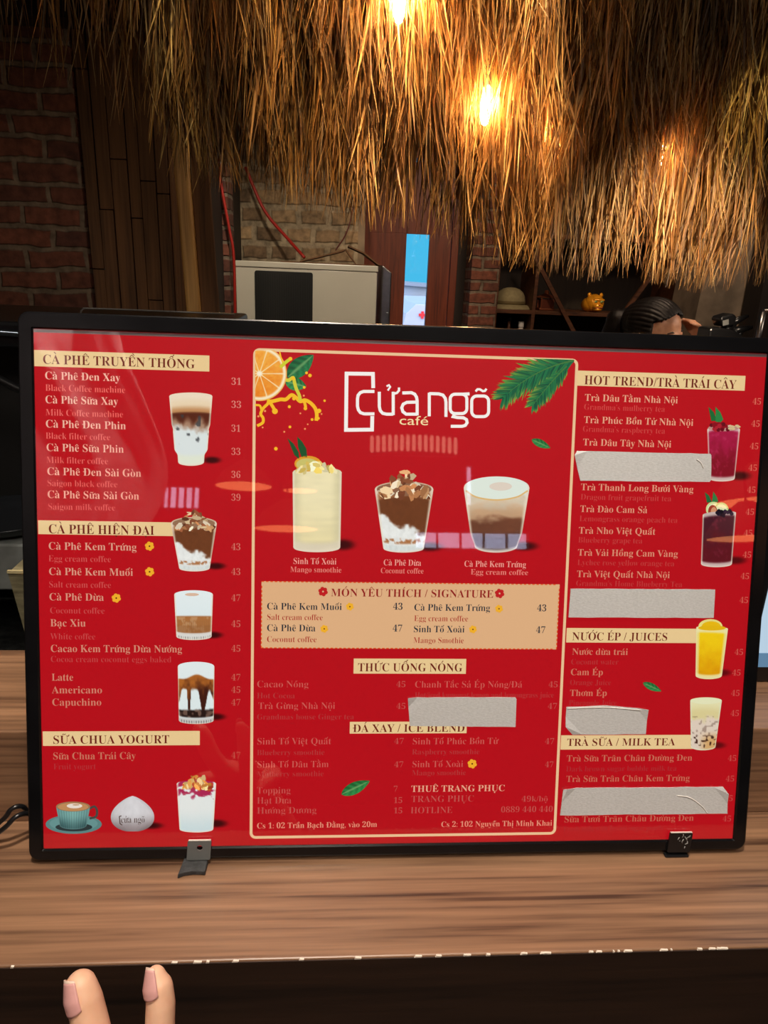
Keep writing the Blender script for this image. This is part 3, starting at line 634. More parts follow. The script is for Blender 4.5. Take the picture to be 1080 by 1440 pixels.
lg([(530, 194), (560, 193), (571, 198), (577, 208), (579, 220), (579, 268)]); lg([(579, 224), (545, 225), (533, 231), (528, 243), (532, 256), (543, 264), (579, 264)])
lg([(619, 271), (619, 193)]); lg([(619, 196), (650, 197), (664, 201), (672, 212), (674, 224), (674, 273)])
lg(rr(688, 198, 743, 262, 16)); lg([(730, 198), (752, 197)]); lg([(702, 264), (698, 272), (712, 275), (732, 276), (742, 282), (744, 292), (738, 301), (728, 304), (690, 304)])
lg(rr(759, 204, 815, 272, 17)); lg([(772, 189), (778, 182), (786, 182), (796, 188), (803, 187), (808, 180)], 3.2)
pr.done('shop_logo', poster)
pr = Print(); pr.text('café', 560.5, 597, 602, 12.5, (250, 226, 170), 's', 4); pr.done('logo_word', poster)

# ---- printed pictures
def nz(x, y, seed=0):
    x = np.asarray(x, float); y = np.asarray(y, float); xi = np.floor(x); yi = np.floor(y); fx = x - xi; fy = y - yi
    def h(a, b): v = np.sin(a * 127.1 + b * 311.7 + seed * 74.7) * 43758.5453; return v - np.floor(v)
    fx = fx * fx * (3 - 2 * fx); fy = fy * fy * (3 - 2 * fy)
    return (h(xi, yi) * (1 - fx) + h(xi + 1, yi) * fx) * (1 - fy) + (h(xi, yi + 1) * (1 - fx) + h(xi + 1, yi + 1) * fx) * fy
def fb(x, y, seed=0): return 0.5 * nz(x, y, seed) + 0.3 * nz(2 * x, 2 * y, seed + 1) + 0.2 * nz(4 * x, 4 * y, seed + 2)
def mixc(a, b, k): k = np.clip(k, 0, 1)[..., None]; return np.asarray(a, float) * (1 - k) + np.asarray(b, float) * k
def sst(a, b, x): t = np.clip((x - a) / (b - a), 0, 1); return t * t * (3 - 2 * t)
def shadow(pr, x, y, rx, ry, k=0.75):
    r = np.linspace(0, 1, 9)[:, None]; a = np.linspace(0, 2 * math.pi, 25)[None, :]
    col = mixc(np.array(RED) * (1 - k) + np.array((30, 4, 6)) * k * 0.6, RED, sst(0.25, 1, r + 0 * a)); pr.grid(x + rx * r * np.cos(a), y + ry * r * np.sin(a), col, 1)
def cup(pr, tl, tr, bl, br, rt, rb, colf, prof=None, R=56, C=40, z=4, rim=(238, 222, 200), rimw=0.035):
    t = np.linspace(0, 1, R)[:, None] + np.zeros((1, C)); s = np.linspace(0, 1, C)[None, :] + np.zeros((R, 1))
    w = prof(t) if prof else 1.0; sc = 0.5 + (s - 0.5) * w
    el = np.sqrt(np.maximum(0, 1 - (2 * s - 1) ** 2))
    xt, xb = tl[0] + (tr[0] - tl[0]) * sc, bl[0] + (br[0] - bl[0]) * sc
    yt = tl[1] + (tr[1] - tl[1]) * sc - rt * el; yb = bl[1] + (br[1] - bl[1]) * sc + rb * el
    col = colf(s, t); ed = np.maximum(sst(rimw * 1.6, rimw * 0.4, s), sst(1 - rimw * 1.6, 1 - rimw * 0.4, s)); ed = np.maximum(ed, sst(1 - rimw * 0.9, 1 - rimw * .3, t)) * 0.75
    pr.grid(xt + (xb - xt) * t, yt + (yb - yt) * t, mixc(col, rim, ed), z)
def flakes(pr, seed, cx, cy, rx, ry, n, size, cols, z=7):
    rd = random.Random(seed)
    pts = sorted([(cx + rx * rd.uniform(-1, 1), cy) for _ in range(n)])
    for k in range(n):
        u = rd.uniform(-1, 1); h = max(0.0, 1 - abs(u) ** 1.4); x = cx + rx * u; y = cy + 0.25 * ry - ry * h * rd.uniform(0.0, 1.0)
        L = size * rd.uniform(0.6, 1.3); W_ = L * rd.uniform(0.25, 0.65); a = rd.uniform(0, math.pi); ca, sa = math.cos(a), math.sin(a); c = rd.choice(cols); f = rd.uniform(0.8, 1.15)
        q = [(-L, -W_ * .6), (-L * .2, -W_), (L * .8, -W_ * .5), (L, W_ * .4), (L * .1, W_), (-L * .8, W_ * .5)]
        pr.px([(x + p[0] * ca - p[1] * sa, y + p[0] * sa + p[1] * ca) for p in q], [min(255, v * f) for v in c], z + k * 0.03)
MILK = (232, 236, 230)
# iced milk coffee with a stepped foot
def c1(s, t):
    n = fb(s * 6, t * 9, 3); d = t + (n - .5) * .16 * sst(.25, .5, t)
    c = mixc((240, 222, 196), (236, 214, 180), sst(.05, .14, t)); c = mixc(c, (196, 142, 92), sst(.15, .25, t)); c = mixc(c, (88, 38, 22), sst(.25, .285, t))
    c = mixc(c, (168, 130, 104), sst(.33, .46, d + .04 * np.sin(s * 19))); c = mixc(c, (222, 230, 228), sst(.42, .55, d)); c = mixc(c, (228, 234, 214), sst(.82, .9, t))
    return mixc(c, (60, 62, 66), sst(.74, .80, nz(s * 7, t * 14, 9)) * (t > .3) * (t < .75) * .8)
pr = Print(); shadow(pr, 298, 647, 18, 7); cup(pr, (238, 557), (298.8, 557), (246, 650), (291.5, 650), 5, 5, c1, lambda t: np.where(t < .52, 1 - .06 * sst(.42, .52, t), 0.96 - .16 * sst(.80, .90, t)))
pr.done('drink_picture', poster, 'iced milk coffee in a stepped glass')
# coconut coffee, printed small and large
def c2(s, t):
    n = fb(s * 7, t * 8, 5); n2 = fb(s * 16, t * 16, 8)
    c = mixc((210, 178, 150), (170, 112, 72), sst(.08, .16, t)); c = mixc(c, (112, 62, 34), sst(.18, .24, t + .06 * (n2 - .5)))
    lim = .62 + .20 * (s - .45) - .5 * np.maximum(0, .30 - s); c = mixc(c, (236, 238, 234), sst(-.04, .05, t - lim + (n - .5) * .22)); c = mixc(c, (196, 150, 110), sst(.12, .02, s) * .0)
    c = mixc(c, (172, 112, 66), sst(.80, .83, t + (n - .5) * .06) * sst(.90, .86, t) * sst(.42, .6, n2)); c = mixc(c, (220, 226, 222), sst(.89, .92, t))
    return mixc(c, mixc((104, 56, 32), (150, 92, 56), n2), 0 * s) * (0.93 + .12 * n2[..., None])
COC = [(214, 160, 110), (236, 206, 160), (150, 88, 56), (196, 132, 84), (244, 226, 196), (120, 66, 42)]
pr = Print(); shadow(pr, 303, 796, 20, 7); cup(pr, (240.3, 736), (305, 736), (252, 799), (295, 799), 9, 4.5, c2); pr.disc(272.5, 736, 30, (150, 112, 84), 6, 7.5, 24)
flakes(pr, 4, 273, 737, 24, 27, 46, 6.2, COC); pr.done('drink_picture', poster, 'small picture of a coconut coffee topped with flakes')
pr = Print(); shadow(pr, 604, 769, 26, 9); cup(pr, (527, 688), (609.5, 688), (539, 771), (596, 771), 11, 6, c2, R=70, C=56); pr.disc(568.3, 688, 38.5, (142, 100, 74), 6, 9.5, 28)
flakes(pr, 8, 569, 689, 33, 34, 64, 7.4, COC); pr.done('drink_picture', poster, 'large picture of a coconut coffee topped with flakes')
# egg coffee
def c3(s, t):
    n = fb(s * 5, t * 10, 13); c = mixc((226, 232, 222), (222, 206, 180), sst(.16, .22, t)); c = mixc(c, (196, 158, 122), sst(.26, .5, t + (n - .5) * .2)); c = mixc(c, (112, 66, 46), sst(.50, .60, t + (n - .5) * .14))
    c = mixc(c, (70, 40, 34), sst(.72, .82, t)); return mixc(c, (176, 170, 166), sst(.93, .98, t)) * (0.92 + .16 * n[..., None])
pr = Print(); shadow(pr, 738, 768, 26, 9); cup(pr, (652, 686), (744.6, 686), (664, 768), (731, 768), 16, 9, c3, lambda t: 1 - .10 * sst(.75, 1, t), R=70, C=56)
pr.disc(698.3, 686, 44, (226, 236, 224), 6, 16, 30); pr.disc(704, 684, 16, (226, 212, 196), 7, 6, 18); pr.stroke([(655, 690), (670, 699), (698, 703), (726, 699), (742, 690)], 2.2, (226, 186, 120), 8, 6)
pr.done('drink_picture', poster, 'egg coffee with a pale foam top')
# mango smoothie
def c4(s, t):
    n = nz(s * 4, t * 26, 17); c = mixc((244, 232, 186), (236, 222, 170), sst(.3, 1, t)); c = mixc(c, (220, 210, 166), sst(.5, .95, np.abs(2 * s - 1))); c = mixc(c, (226, 214, 186), sst(.86, .93, t))
    return c * (0.97 + .04 * n[..., None])
pr = Print(); shadow(pr, 482, 766, 24, 11)
for pts in (((404, 616), (409, 628), (414, 640), (421, 646), (420, 636), (413, 624)), ((418, 614), (419, 628), (424, 643), (432, 643), (431, 631), (425, 621))): pr.px(pts, (28, 84, 44), 5)
pr.disc(433, 652, 19, (226, 158, 44), 5, 11, 20); pr.disc(432, 653, 15.5, (206, 196, 110), 6, 8.5, 18)
cup(pr, (411.5, 664), (480.5, 664), (412.5, 770), (478.5, 770), 7, 6.5, c4, R=60, C=36)
flakes(pr, 12, 445, 659, 27, 11, 26, 6.5, [(246, 226, 150), (240, 214, 120), (250, 238, 190), (226, 196, 96)]); pr.done('drink_picture', poster, 'mango smoothie with fruit and two green leaves')
# white coffee in a short ribbed glass
def c5(s, t):
    n = fb(s * 8, t * 9, 23); c = mixc((232, 242, 242), (222, 236, 238), t); c = mixc(c, (172, 112, 62), sst(.50, .53, t)); c = mixc(c, (196, 150, 106), sst(.5, .62, n) * (t > .53) * .8); c = mixc(c, (150, 96, 54), sst(.70, .72, t) * .5)
    c = mixc(c, (222, 220, 214), sst(.85, .88, t)); return mixc(c, (128, 92, 64), (t > .6) * (t < .85) * .25 * (np.sin(s * 120) > .3)) - 60 * ((t > .93) & (np.sin(s * 100) > .2))[..., None]
pr = Print(); shadow(pr, 299, 893, 20, 7); cup(pr, (245, 836), (299.5, 836), (248, 895), (297.5, 895), 6, 5, c5, C=60); pr.disc(270, 836, 10, (222, 186, 160), 6, 2.2); pr.done('drink_picture', poster, 'white coffee in a short ribbed glass')
# brown sugar milk in a tall glass
def c6(s, t):
    n = fb(s * 5, t * 6, 31); c = mixc((230, 240, 240), (224, 236, 236), t); edge = .22 + .03 * np.sin(s * 9); drip = .44 + .40 * sst(.16, .0, np.abs(s - .70)) + .34 * sst(.07, .02, np.abs(s - .30)) + .1 * (n - .5) + .26 * sst(.12, 0, s) + .2 * sst(.88, 1, s)
    b = mixc((176, 102, 40), (66, 28, 18), sst(.2, .7, t + (n - .5) * .7)); c = mixc(c, b, sst(edge, edge + .03, t) * sst(drip + .03, drip - .03, t)); m = mixc((40, 24, 20), (108, 82, 70), sst(.55, .75, nz(s * 10, t * 18, 5)))
    c = mixc(c, m, sst(.76, .80, t + .05 * (n - .5)) * sst(.91, .89, t)); return mixc(c, (206, 204, 200), sst(.90, .93, t)) - 70 * ((t > .95) & (np.sin(s * 90) > .1))[..., None]
pr = Print(); shadow(pr, 303, 1008, 20, 7); cup(pr, (250, 937), (301.5, 937), (251.5, 1013), (300.5, 1013), 6.5, 5, c6, R=70, C=56, rimw=.02); pr.done('drink_picture', poster, 'iced milk streaked with brown syrup in a tall glass')
# fruit yogurt
def c7(s, t):
    n = fb(s * 5, t * 8, 41); c = mixc((232, 236, 232), (206, 224, 226), sst(.5, 1, t)); return mixc(c, (176, 40, 84), sst(.62, .7, n + .22 * sst(.36, .1, t)) * sst(.42, .3, t))
pr = Print(); shadow(pr, 304, 1158, 22, 8); cup(pr, (248.5, 1102), (304, 1102), (252.5, 1166), (300, 1166), 5, 4.5, c7)
flakes(pr, 21, 277, 1103, 20, 18, 40, 5.4, [(226, 160, 80), (240, 196, 120), (200, 70, 40), (216, 140, 60), (246, 214, 150)]); pr.done('drink_picture', poster, 'fruit yogurt topped with crisp flakes')
# latte cup on a saucer
pr = Print(); pr.disc(103.7, 1159, 39.5, (92, 134, 132), 3, 13.5, 36); pr.disc(103.7, 1158, 34, (104, 150, 148), 4, 10.5, 32); pr.disc(104, 1163, 26, (44, 56, 58), 5, 6, 28)
pr.stroke([(126, 1137), (133, 1134), (136.5, 1140), (135, 1148), (126, 1151)], 3.2, (70, 70, 66), 5, 6)
def c8(s, t): c = mixc((124, 172, 166), (52, 86, 88), sst(.35, 1, t) * .7 + .3 * np.abs(2 * s - 1)); return c * (1 + .10 * np.sin(s * 80)[..., None])
cup(pr, (79, 1134), (127, 1134), (84, 1160), (122, 1160), 0.5, 6, c8, R=24, C=60, z=6, rim=(110, 150, 146)); pr.disc(103, 1134, 24, (156, 120, 84), 7, 7, 30); pr.disc(103, 1134.3, 21.5, (196, 142, 92), 8, 5.8, 30); pr.disc(105, 1133, 11, (238, 226, 212), 9, 3.4, 18); pr.disc(107, 1131.5, 5, (196, 150, 106), 10, .9, 12)
pr.done('drink_picture', poster, 'latte in a ribbed green cup on a saucer')
# peeled coconut
pr = Print(); shadow(pr, 212, 1161, 24, 7); R_, C_ = 30, 40; t = np.linspace(0, 1, R_)[:, None] + np.zeros((1, C_)); s = np.linspace(-1, 1, C_)[None, :] + np.zeros((R_, 1))
hw = 30.5 * np.where(t < .60, (np.sin(np.pi / 2 * t / .60)) ** .72, np.sqrt(np.maximum(0, 1 - (np.maximum(0, t - .60) / .415) ** 2.2)))
cc = mixc((222, 220, 222), (132, 116, 116), sst(.45, 1.0, t) * .8 + .25 * s ** 2); pr.grid(186.5 + s * hw, 1119 + 50 * t, cc * (0.95 + .1 * fb(s * 5, t * 6, 3)[..., None]), 5)
pr.text('cửa ngõ', 170, 1157, 203.5, 10, (86, 66, 60), 'r', 7); pr.stroke([(171, 1147), (168, 1148), (169, 1158), (172, 1160)], 1.4, (86, 66, 60), 7); pr.done('drink_picture', poster, 'peeled white coconut stamped with the shop name')
# berry teas
def tea(c0, c1_, c2_, sd):
    def f(s, t):
        n = fb(s * 5, t * 7, sd); c = mixc(c0, c1_, sst(.2, .8, t + (n - .5) * .5)); c = mixc(c, c2_, sst(.58, .80, fb(s * 9, t * 13, sd + 3)) * .4); return mixc(c, (214, 196, 188), np.maximum(sst(.10, .04, t), sst(.90, .95, t)) * .9)
    return f
pr = Print(); shadow(pr, 1040, 669, 22, 9)
pr.px([(1000, 592), (996, 572), (1004, 580), (1008, 592)], (30, 104, 52), 5); pr.px([(1006, 593), (1006, 572), (1013, 580), (1017, 590), (1013, 594)], (44, 130, 66), 5.5)
cup(pr, (994.5, 604), (1040.5, 604), (997, 673), (1033, 673), 5, 4, tea((168, 24, 66), (132, 16, 34), (206, 60, 104), 7)); pr.disc(1017, 602, 22, (190, 140, 130), 6, 4.5)
rd = random.Random(5)
for k in range(15): pr.disc(1000 + rd.uniform(0, 24), 596 + rd.uniform(0, 9), rd.uniform(2.4, 4.2), rd.choice([(140, 14, 30), (104, 10, 26), (176, 30, 46)]), 7 + k * .05, n=9)
for k in range(8): pr.disc(1026 + rd.uniform(0, 13), 598 + rd.uniform(0, 6), 3.0, rd.choice([(236, 220, 190), (214, 190, 140)]), 7.5 + k * .05, 1.6, n=8)
pr.done('drink_picture', poster, 'crimson berry tea with a green leaf')
pr = Print(); shadow(pr, 1034, 788, 22, 8, .6)
pr.px([(994, 707), (991, 692), (997, 697), (1001, 706)], (34, 104, 56), 4); pr.px([(1001, 706), (1003, 691), (1008, 699), (1010, 706)], (44, 124, 66), 4)
pr.disc(1003, 716, 10.5, (206, 222, 150), 5, 10.5, 22); pr.disc(1003, 716, 8, (226, 232, 186), 5.4, 8, 20); pr.disc(1014, 717, 10.5, (188, 208, 130), 5.6, 10.5, 22); pr.disc(1014, 717.5, 8.4, (222, 230, 180), 5.8, 8.4, 20); pr.disc(1002, 719, 6.5, (160, 60, 40), 6, 9, 16); pr.disc(1003.5, 719.5, 4.2, (214, 150, 110), 6.1, 6.5, 14)
cup(pr, (988, 724), (1034.8, 721), (985.5, 793), (1029, 793), 3.5, 4.5, tea((72, 26, 38), (96, 20, 30), (140, 44, 66), 12), z=7)
for k in range(16): pr.disc(1007 + rd.uniform(0, 22), 718 + rd.uniform(0, 7), 2.8, rd.choice([(26, 18, 34), (40, 30, 52), (16, 12, 22)]), 9 + k * .05, n=9)
pr.done('drink_picture', poster, 'dark berry tea with lime slices')
# orange juice
def c9(s, t): n = fb(s * 4, t * 6, 51); c = mixc((244, 204, 20), (226, 158, 8), sst(.2, 1, t + (n - .5) * .4)); c = mixc(c, (238, 226, 160), np.maximum(sst(.13, .08, np.abs(s - 0)), sst(.87, .93, s)) * .75); return mixc(c, (240, 230, 170), np.maximum(sst(.14, .09, t), sst(.90, .94, t)) * .9)
pr = Print(); shadow(pr, 1016, 946, 18, 7, .5); pr.disc(999, 881, 17, (236, 222, 130), 3, 10.5, 24); pr.disc(1000, 881, 13.5, (236, 188, 20), 3.5, 7.5, 22)
cup(pr, (979, 882), (1023.6, 884), (978, 950), (1015, 950), 2, 5, c9, rim=(232, 226, 176), z=4.5); pr.disc(1001, 883, 19.5, (232, 184, 18), 7, 3.6, 22); pr.done('drink_picture', poster, 'orange juice in a clear glass')
# bubble milk tea
def c10(s, t):
    n = fb(s * 4, t * 6, 61); c = mixc((232, 226, 176), (222, 208, 150), sst(.1, .3, t)); c = mixc(c, (226, 208, 190), sst(.36, .46, t + (n - .5) * .2)); c = mixc(c, (214, 160, 90), sst(.6, .85, t) * sst(.2, .7, s) * .8)
    b = sst(.66, .74, nz(s * 13, t * 22, 4)); return mixc(c, (64, 34, 24), b * np.clip(sst(.70, .78, t) + .35 * (t > .35), 0, 1) * (t < .95) * .95)
pr = Print(); shadow(pr, 1008, 1048, 18, 7, .5); cup(pr, (970.5, 985), (1015, 985), (971.5, 1050), (1006, 1050), 4.5, 5, c10, rim=(226, 226, 196)); pr.disc(992.5, 985.5, 21, (232, 232, 190), 6, 4.6, 24); pr.done('drink_picture', poster, 'bubble milk tea with dark pearls')

# leaves
def leaf(pr, a, b, w, col=(44, 128, 66), z=4, seed=0):
    a = np.array(a, float); b = np.array(b, float); d = b - a; nrm = np.array([-d[1], d[0]]); nrm /= np.linalg.norm(nrm); t = np.linspace(0, 1, 18)[:, None]; s = np.linspace(-1, 1, 9)[None, :]
    h = w * np.sin(np.pi * t ** .85) ** .8; x = a[0] + d[0] * t + nrm[0] * h * s; y = a[1] + d[1] * t + nrm[1] * h * s
    c = mixc(np.array(col) * .7, np.array(col) * 1.2, .5 + .35 * np.sin(t * 30 + np.abs(s) * 5) * (np.abs(s) > .1) + .3 * s); pr.grid(x, y, mixc(c, np.array((150, 190, 120)), (np.abs(s) < .12) * .6 * (t > .04) + 0 * t), z)
for a, b, w in (((480, 1117), (520, 1098), 8.5), ((747.5, 618), (774, 630), 5.5), ((904, 960), (930, 972), 5)):
    pr = Print(); leaf(pr, a, b, w); pr.done('leaf_picture', poster)
# orange slice, its leaves and the juice splash
pr = Print(); leaf(pr, (404, 531), (441, 499), 13, (36, 112, 66), 3); leaf(pr, (401, 536), (431, 544), 9.5, (48, 130, 72), 3.5)
ox, oy, orad = 365, 525.5, 38.5; r = np.linspace(0, 1, 30)[:, None]; a = np.linspace(0, 2 * math.pi, 121)[None, :]
x = np.maximum(ox + orad * r * np.cos(a), 359.0); y = np.maximum(oy + orad * r * np.sin(a), 492.5)
seg = np.abs(np.sin(a * 5)); n_ = fb(r * 9, a * 6 + 20, 3); c = mixc((236, 132, 34), (246, 176, 70), n_ + .3 * np.sin(a) * -1); c = mixc((250, 226, 170), c, sst(.02, .14, seg * r)); c = mixc(c, (250, 234, 196), sst(.84, .88, r + 0 * a)); c = mixc(c, (240, 160, 50), sst(.95, .98, r + 0 * a)); c = mixc((250, 240, 214), c, sst(.06, .13, r + 0 * a)); pr.grid(x, y, c, 5)
JU = (248, 190, 40); zz = lambda p: (p[0] / 9 + 350, p[1] / 9 + 480)
def js(pts, w, z=7, col=JU): pr.stroke([zz(p) for p in pts], w, col, z, 5)
js([(230, 750), (290, 760), (400, 735), (470, 735), (540, 680), (600, 715), (650, 760), (710, 745), (780, 780), (840, 850), (860, 930), (852, 1005)], 5.0)
js([(470, 490), (510, 490), (560, 460), (580, 530), (600, 600), (640, 690), (650, 750)], 4.6, 7.2, (214, 206, 60)); js([(400, 330), (450, 280), (500, 240), (540, 215)], 4.5, 7.2, (206, 206, 50)); js([(390, 130), (405, 200), (435, 290)], 2)
js([(265, 760), (230, 800), (180, 850), (150, 920), (180, 970), (175, 1030), (105, 1070)], 4.0); js([(80, 805), (140, 815), (160, 870)], 3); js([(265, 770), (310, 840), (330, 880)], 4.5); js([(700, 760), (716, 820), (714, 860)], 4.0); js([(850, 900), (890, 880)], 4)
for px_, py_, r_ in ((330, 885, 4.2), (715, 850, 2.6), (888, 880, 3.2), (570, 725, 2.6), (800, 990, 2), (520, 1083, 2), (958, 752, 1.8), (695, 688, 1.5), (773, 433, 2.6), (730, 400, 2), (700, 583, 2), (512, 828, 2.2), (448, 1145, 1.4), (710, 1108, 1.4), (652, 912, 1.3), (745, 1050, 1.2), (205, 882, 1.6), (120, 950, 1.6), (525, 222, 2.8), (560, 470, 2.6), (880, 975, 2), (175, 1090, 1.3), (920, 920, 1.3)): pr.disc(*zz((px_, py_)), r_, JU if r_ > 1.7 else (244, 150, 90), 8, n=10)
pr.disc(388, 631, 2.6, JU, 7)
pr.done('orange_picture', poster, 'half orange slice with leaves and juice splash')
# palm fronds in the corner
pr = Print(); rd = random.Random(9)
def frond(base, tip, bend, n, L):
    base = np.array(base, float); tip = np.array(tip, float); mid = (base + tip) / 2 + np.array(bend)
    for k in range(n):
        t = k / n; p = (1 - t) ** 2 * base + 2 * t * (1 - t) * mid + t * t * tip; d = 2 * (1 - t) * (mid - base) + 2 * t * (tip - mid); d /= np.linalg.norm(d)
        for sd in (-1, 1):
            an = sd * math.radians(rd.uniform(28, 48)); q = np.array([d[0] * math.cos(an) - d[1] * math.sin(an), d[0] * math.sin(an) + d[1] * math.cos(an)]); l = L * (0.55 + .6 * math.sin(math.pi * min(1, t * .8 + .15))) * rd.uniform(.8, 1.1)
            e = p + q * l; nn = np.array([-q[1], q[0]]) * rd.uniform(1.2, 1.9)
            def cl(v): return (min(v[0], 808.0 - (v[1] - 503) * .045), max(v[1], 491 + .033 * (v[0] - 354)))
            if base[0] < 0: pass
            b0 = len(pr.v); c0 = rd.choice([(22, 92, 62), (30, 112, 70), (40, 120, 66), (18, 78, 56)]); ce = rd.choice([(120, 170, 60), (60, 130, 62), (150, 186, 70), (50, 110, 60)])
            pts = [cl(p - nn), cl(p + nn), cl(p + q * l * .6 + nn * .9), cl(e), cl(p + q * l * .6 - nn * .9)]
            z = (3 + k * .02) * 4e-5
            for pp, c_ in zip(pts, (c0, c0, c0, ce, c0)): u = P2L(*pp); pr.v.append((u[0], u[1], z)); pr.c.append(L1(c_))
            pr.f.append((b0, b0 + 1, b0 + 2, b0 + 3, b0 + 4))
    ps = []
    for k in range(20): t = k / 19; ps.append((1 - t) ** 2 * base + 2 * t * (1 - t) * mid + t * t * tip)
    pr.stroke([tuple(p) for p in ps], [2.2 * (1 - k / 24) for k in range(20)], (70, 120, 60), 5)
frond((807, 507), (707, 560), (-6, -16), 110, 29); frond((797, 515), (749, 570), (3, -8), 80, 20)
pr.done('palm_picture', poster, 'green palm fronds in the corner of the centre panel')

# ------------------------------------------------------------------ paper tape over sold-out lines
def tape(px_pts, label, crease=None, curl=()):
    q = [np.array(P2L(*p)) for p in px_pts]; c = sum(q) / len(q); bm = bmesh.new(); zt = 0.0015
    base = Vector((0, 0, 0)); M = Matrix(((1, 0, 0, 0), (0, Ey[1], Ez[1], 0), (0, Ey[2], Ez[2], 0), (0, 0, 0, 1)))
    N = []
    for i, p in enumerate(q):                                      # densify the outline a little, torn edge wobble
        r = q[(i + 1) % len(q)]; m = max(1, int(np.linalg.norm(r - p) / 0.008))
        for k in range(m): t = k / m; w_ = rd.uniform(-1, 1) * 0.00022 if k else 0; N.append((p + (r - p) * t + np.array([0, w_]), i if k == 0 else -1))
    top = [bm.verts.new((p[0] - c[0], p[1] - c[1], zt + (0.0022 if i in curl else 0.0004 + 0.0003 * rd.random()))) for p, i in N]
    bot = [bm.verts.new((p[0] - c[0], p[1] - c[1], zt - 0.0002 + (0.0022 if i in curl else 0.0002))) for p, i in N]
    bm.faces.new(top); n = len(top)
    bm.faces.new(bot[::-1])
    for i in range(n): bm.faces.new((bot[i], bot[(i + 1) % n], top[(i + 1) % n], top[i]))
    bmesh.ops.triangulate(bm, faces=[f for f in bm.faces if len(f.verts) > 4])
    me = bpy.data.meshes.new('paper_tape'); bm.to_mesh(me); bm.free()
    o = obj('paper_tape', me, M_TAPE); o.matrix_world = M @ Matrix.Translation((c[0], c[1], 0)); tag(o, label, 'tape', 'paper tape strips on the menu')
    if crease:
        pts = [P2L(*p) for p in crease]; mb = MB().tube([(x - c[0], y - c[1], zt + 0.0006) for x, y in spline([np.array(p) for p in pts], 6)], 0.0005, 6)
        build('crease', mb, mat('tape_crease', S(228, 226, 222), 0.7), o, label='raised pale crease')
    return o
tape([(806, 640), (810.5, 634), (997, 638), (998.6, 640), (998.2, 675), (996, 677.5), (815, 676)], 'white paper tape strip between the strawberry and dragon fruit tea lines, beside the crimson drink', [(978, 646), (984, 651), (987, 658)], (0,))
tape([(801.5, 827.3), (1004, 828.3), (1002, 868), (798.5, 867.4)], 'square-ended white paper tape strip just above the NƯỚC ÉP / JUICES heading')
tape([(795.6, 993), (822, 992.5), (849, 991), (909.6, 996), (906.7, 1031), (804, 1032), (793.5, 1020)], 'short white paper tape strip just above the TRÀ SỮA / MILK TEA heading', [(797, 995), (850, 993.5), (906, 998)], (3, 6))
tape([(791, 1109), (795.6, 1107), (1015, 1105), (1021.6, 1114), (1021, 1142.4), (786.7, 1145)], 'longest white paper tape strip, lowest on the menu, with a curved crease', [(950, 1117), (968, 1120), (984, 1131), (993, 1142)], (1, 3))
tape([(573, 979.7), (724, 979.7), (725.5, 982), (724, 1021), (576, 1019.5)], 'white paper tape strip in the centre panel partly covering the ICE BLEND heading', None, (0,))

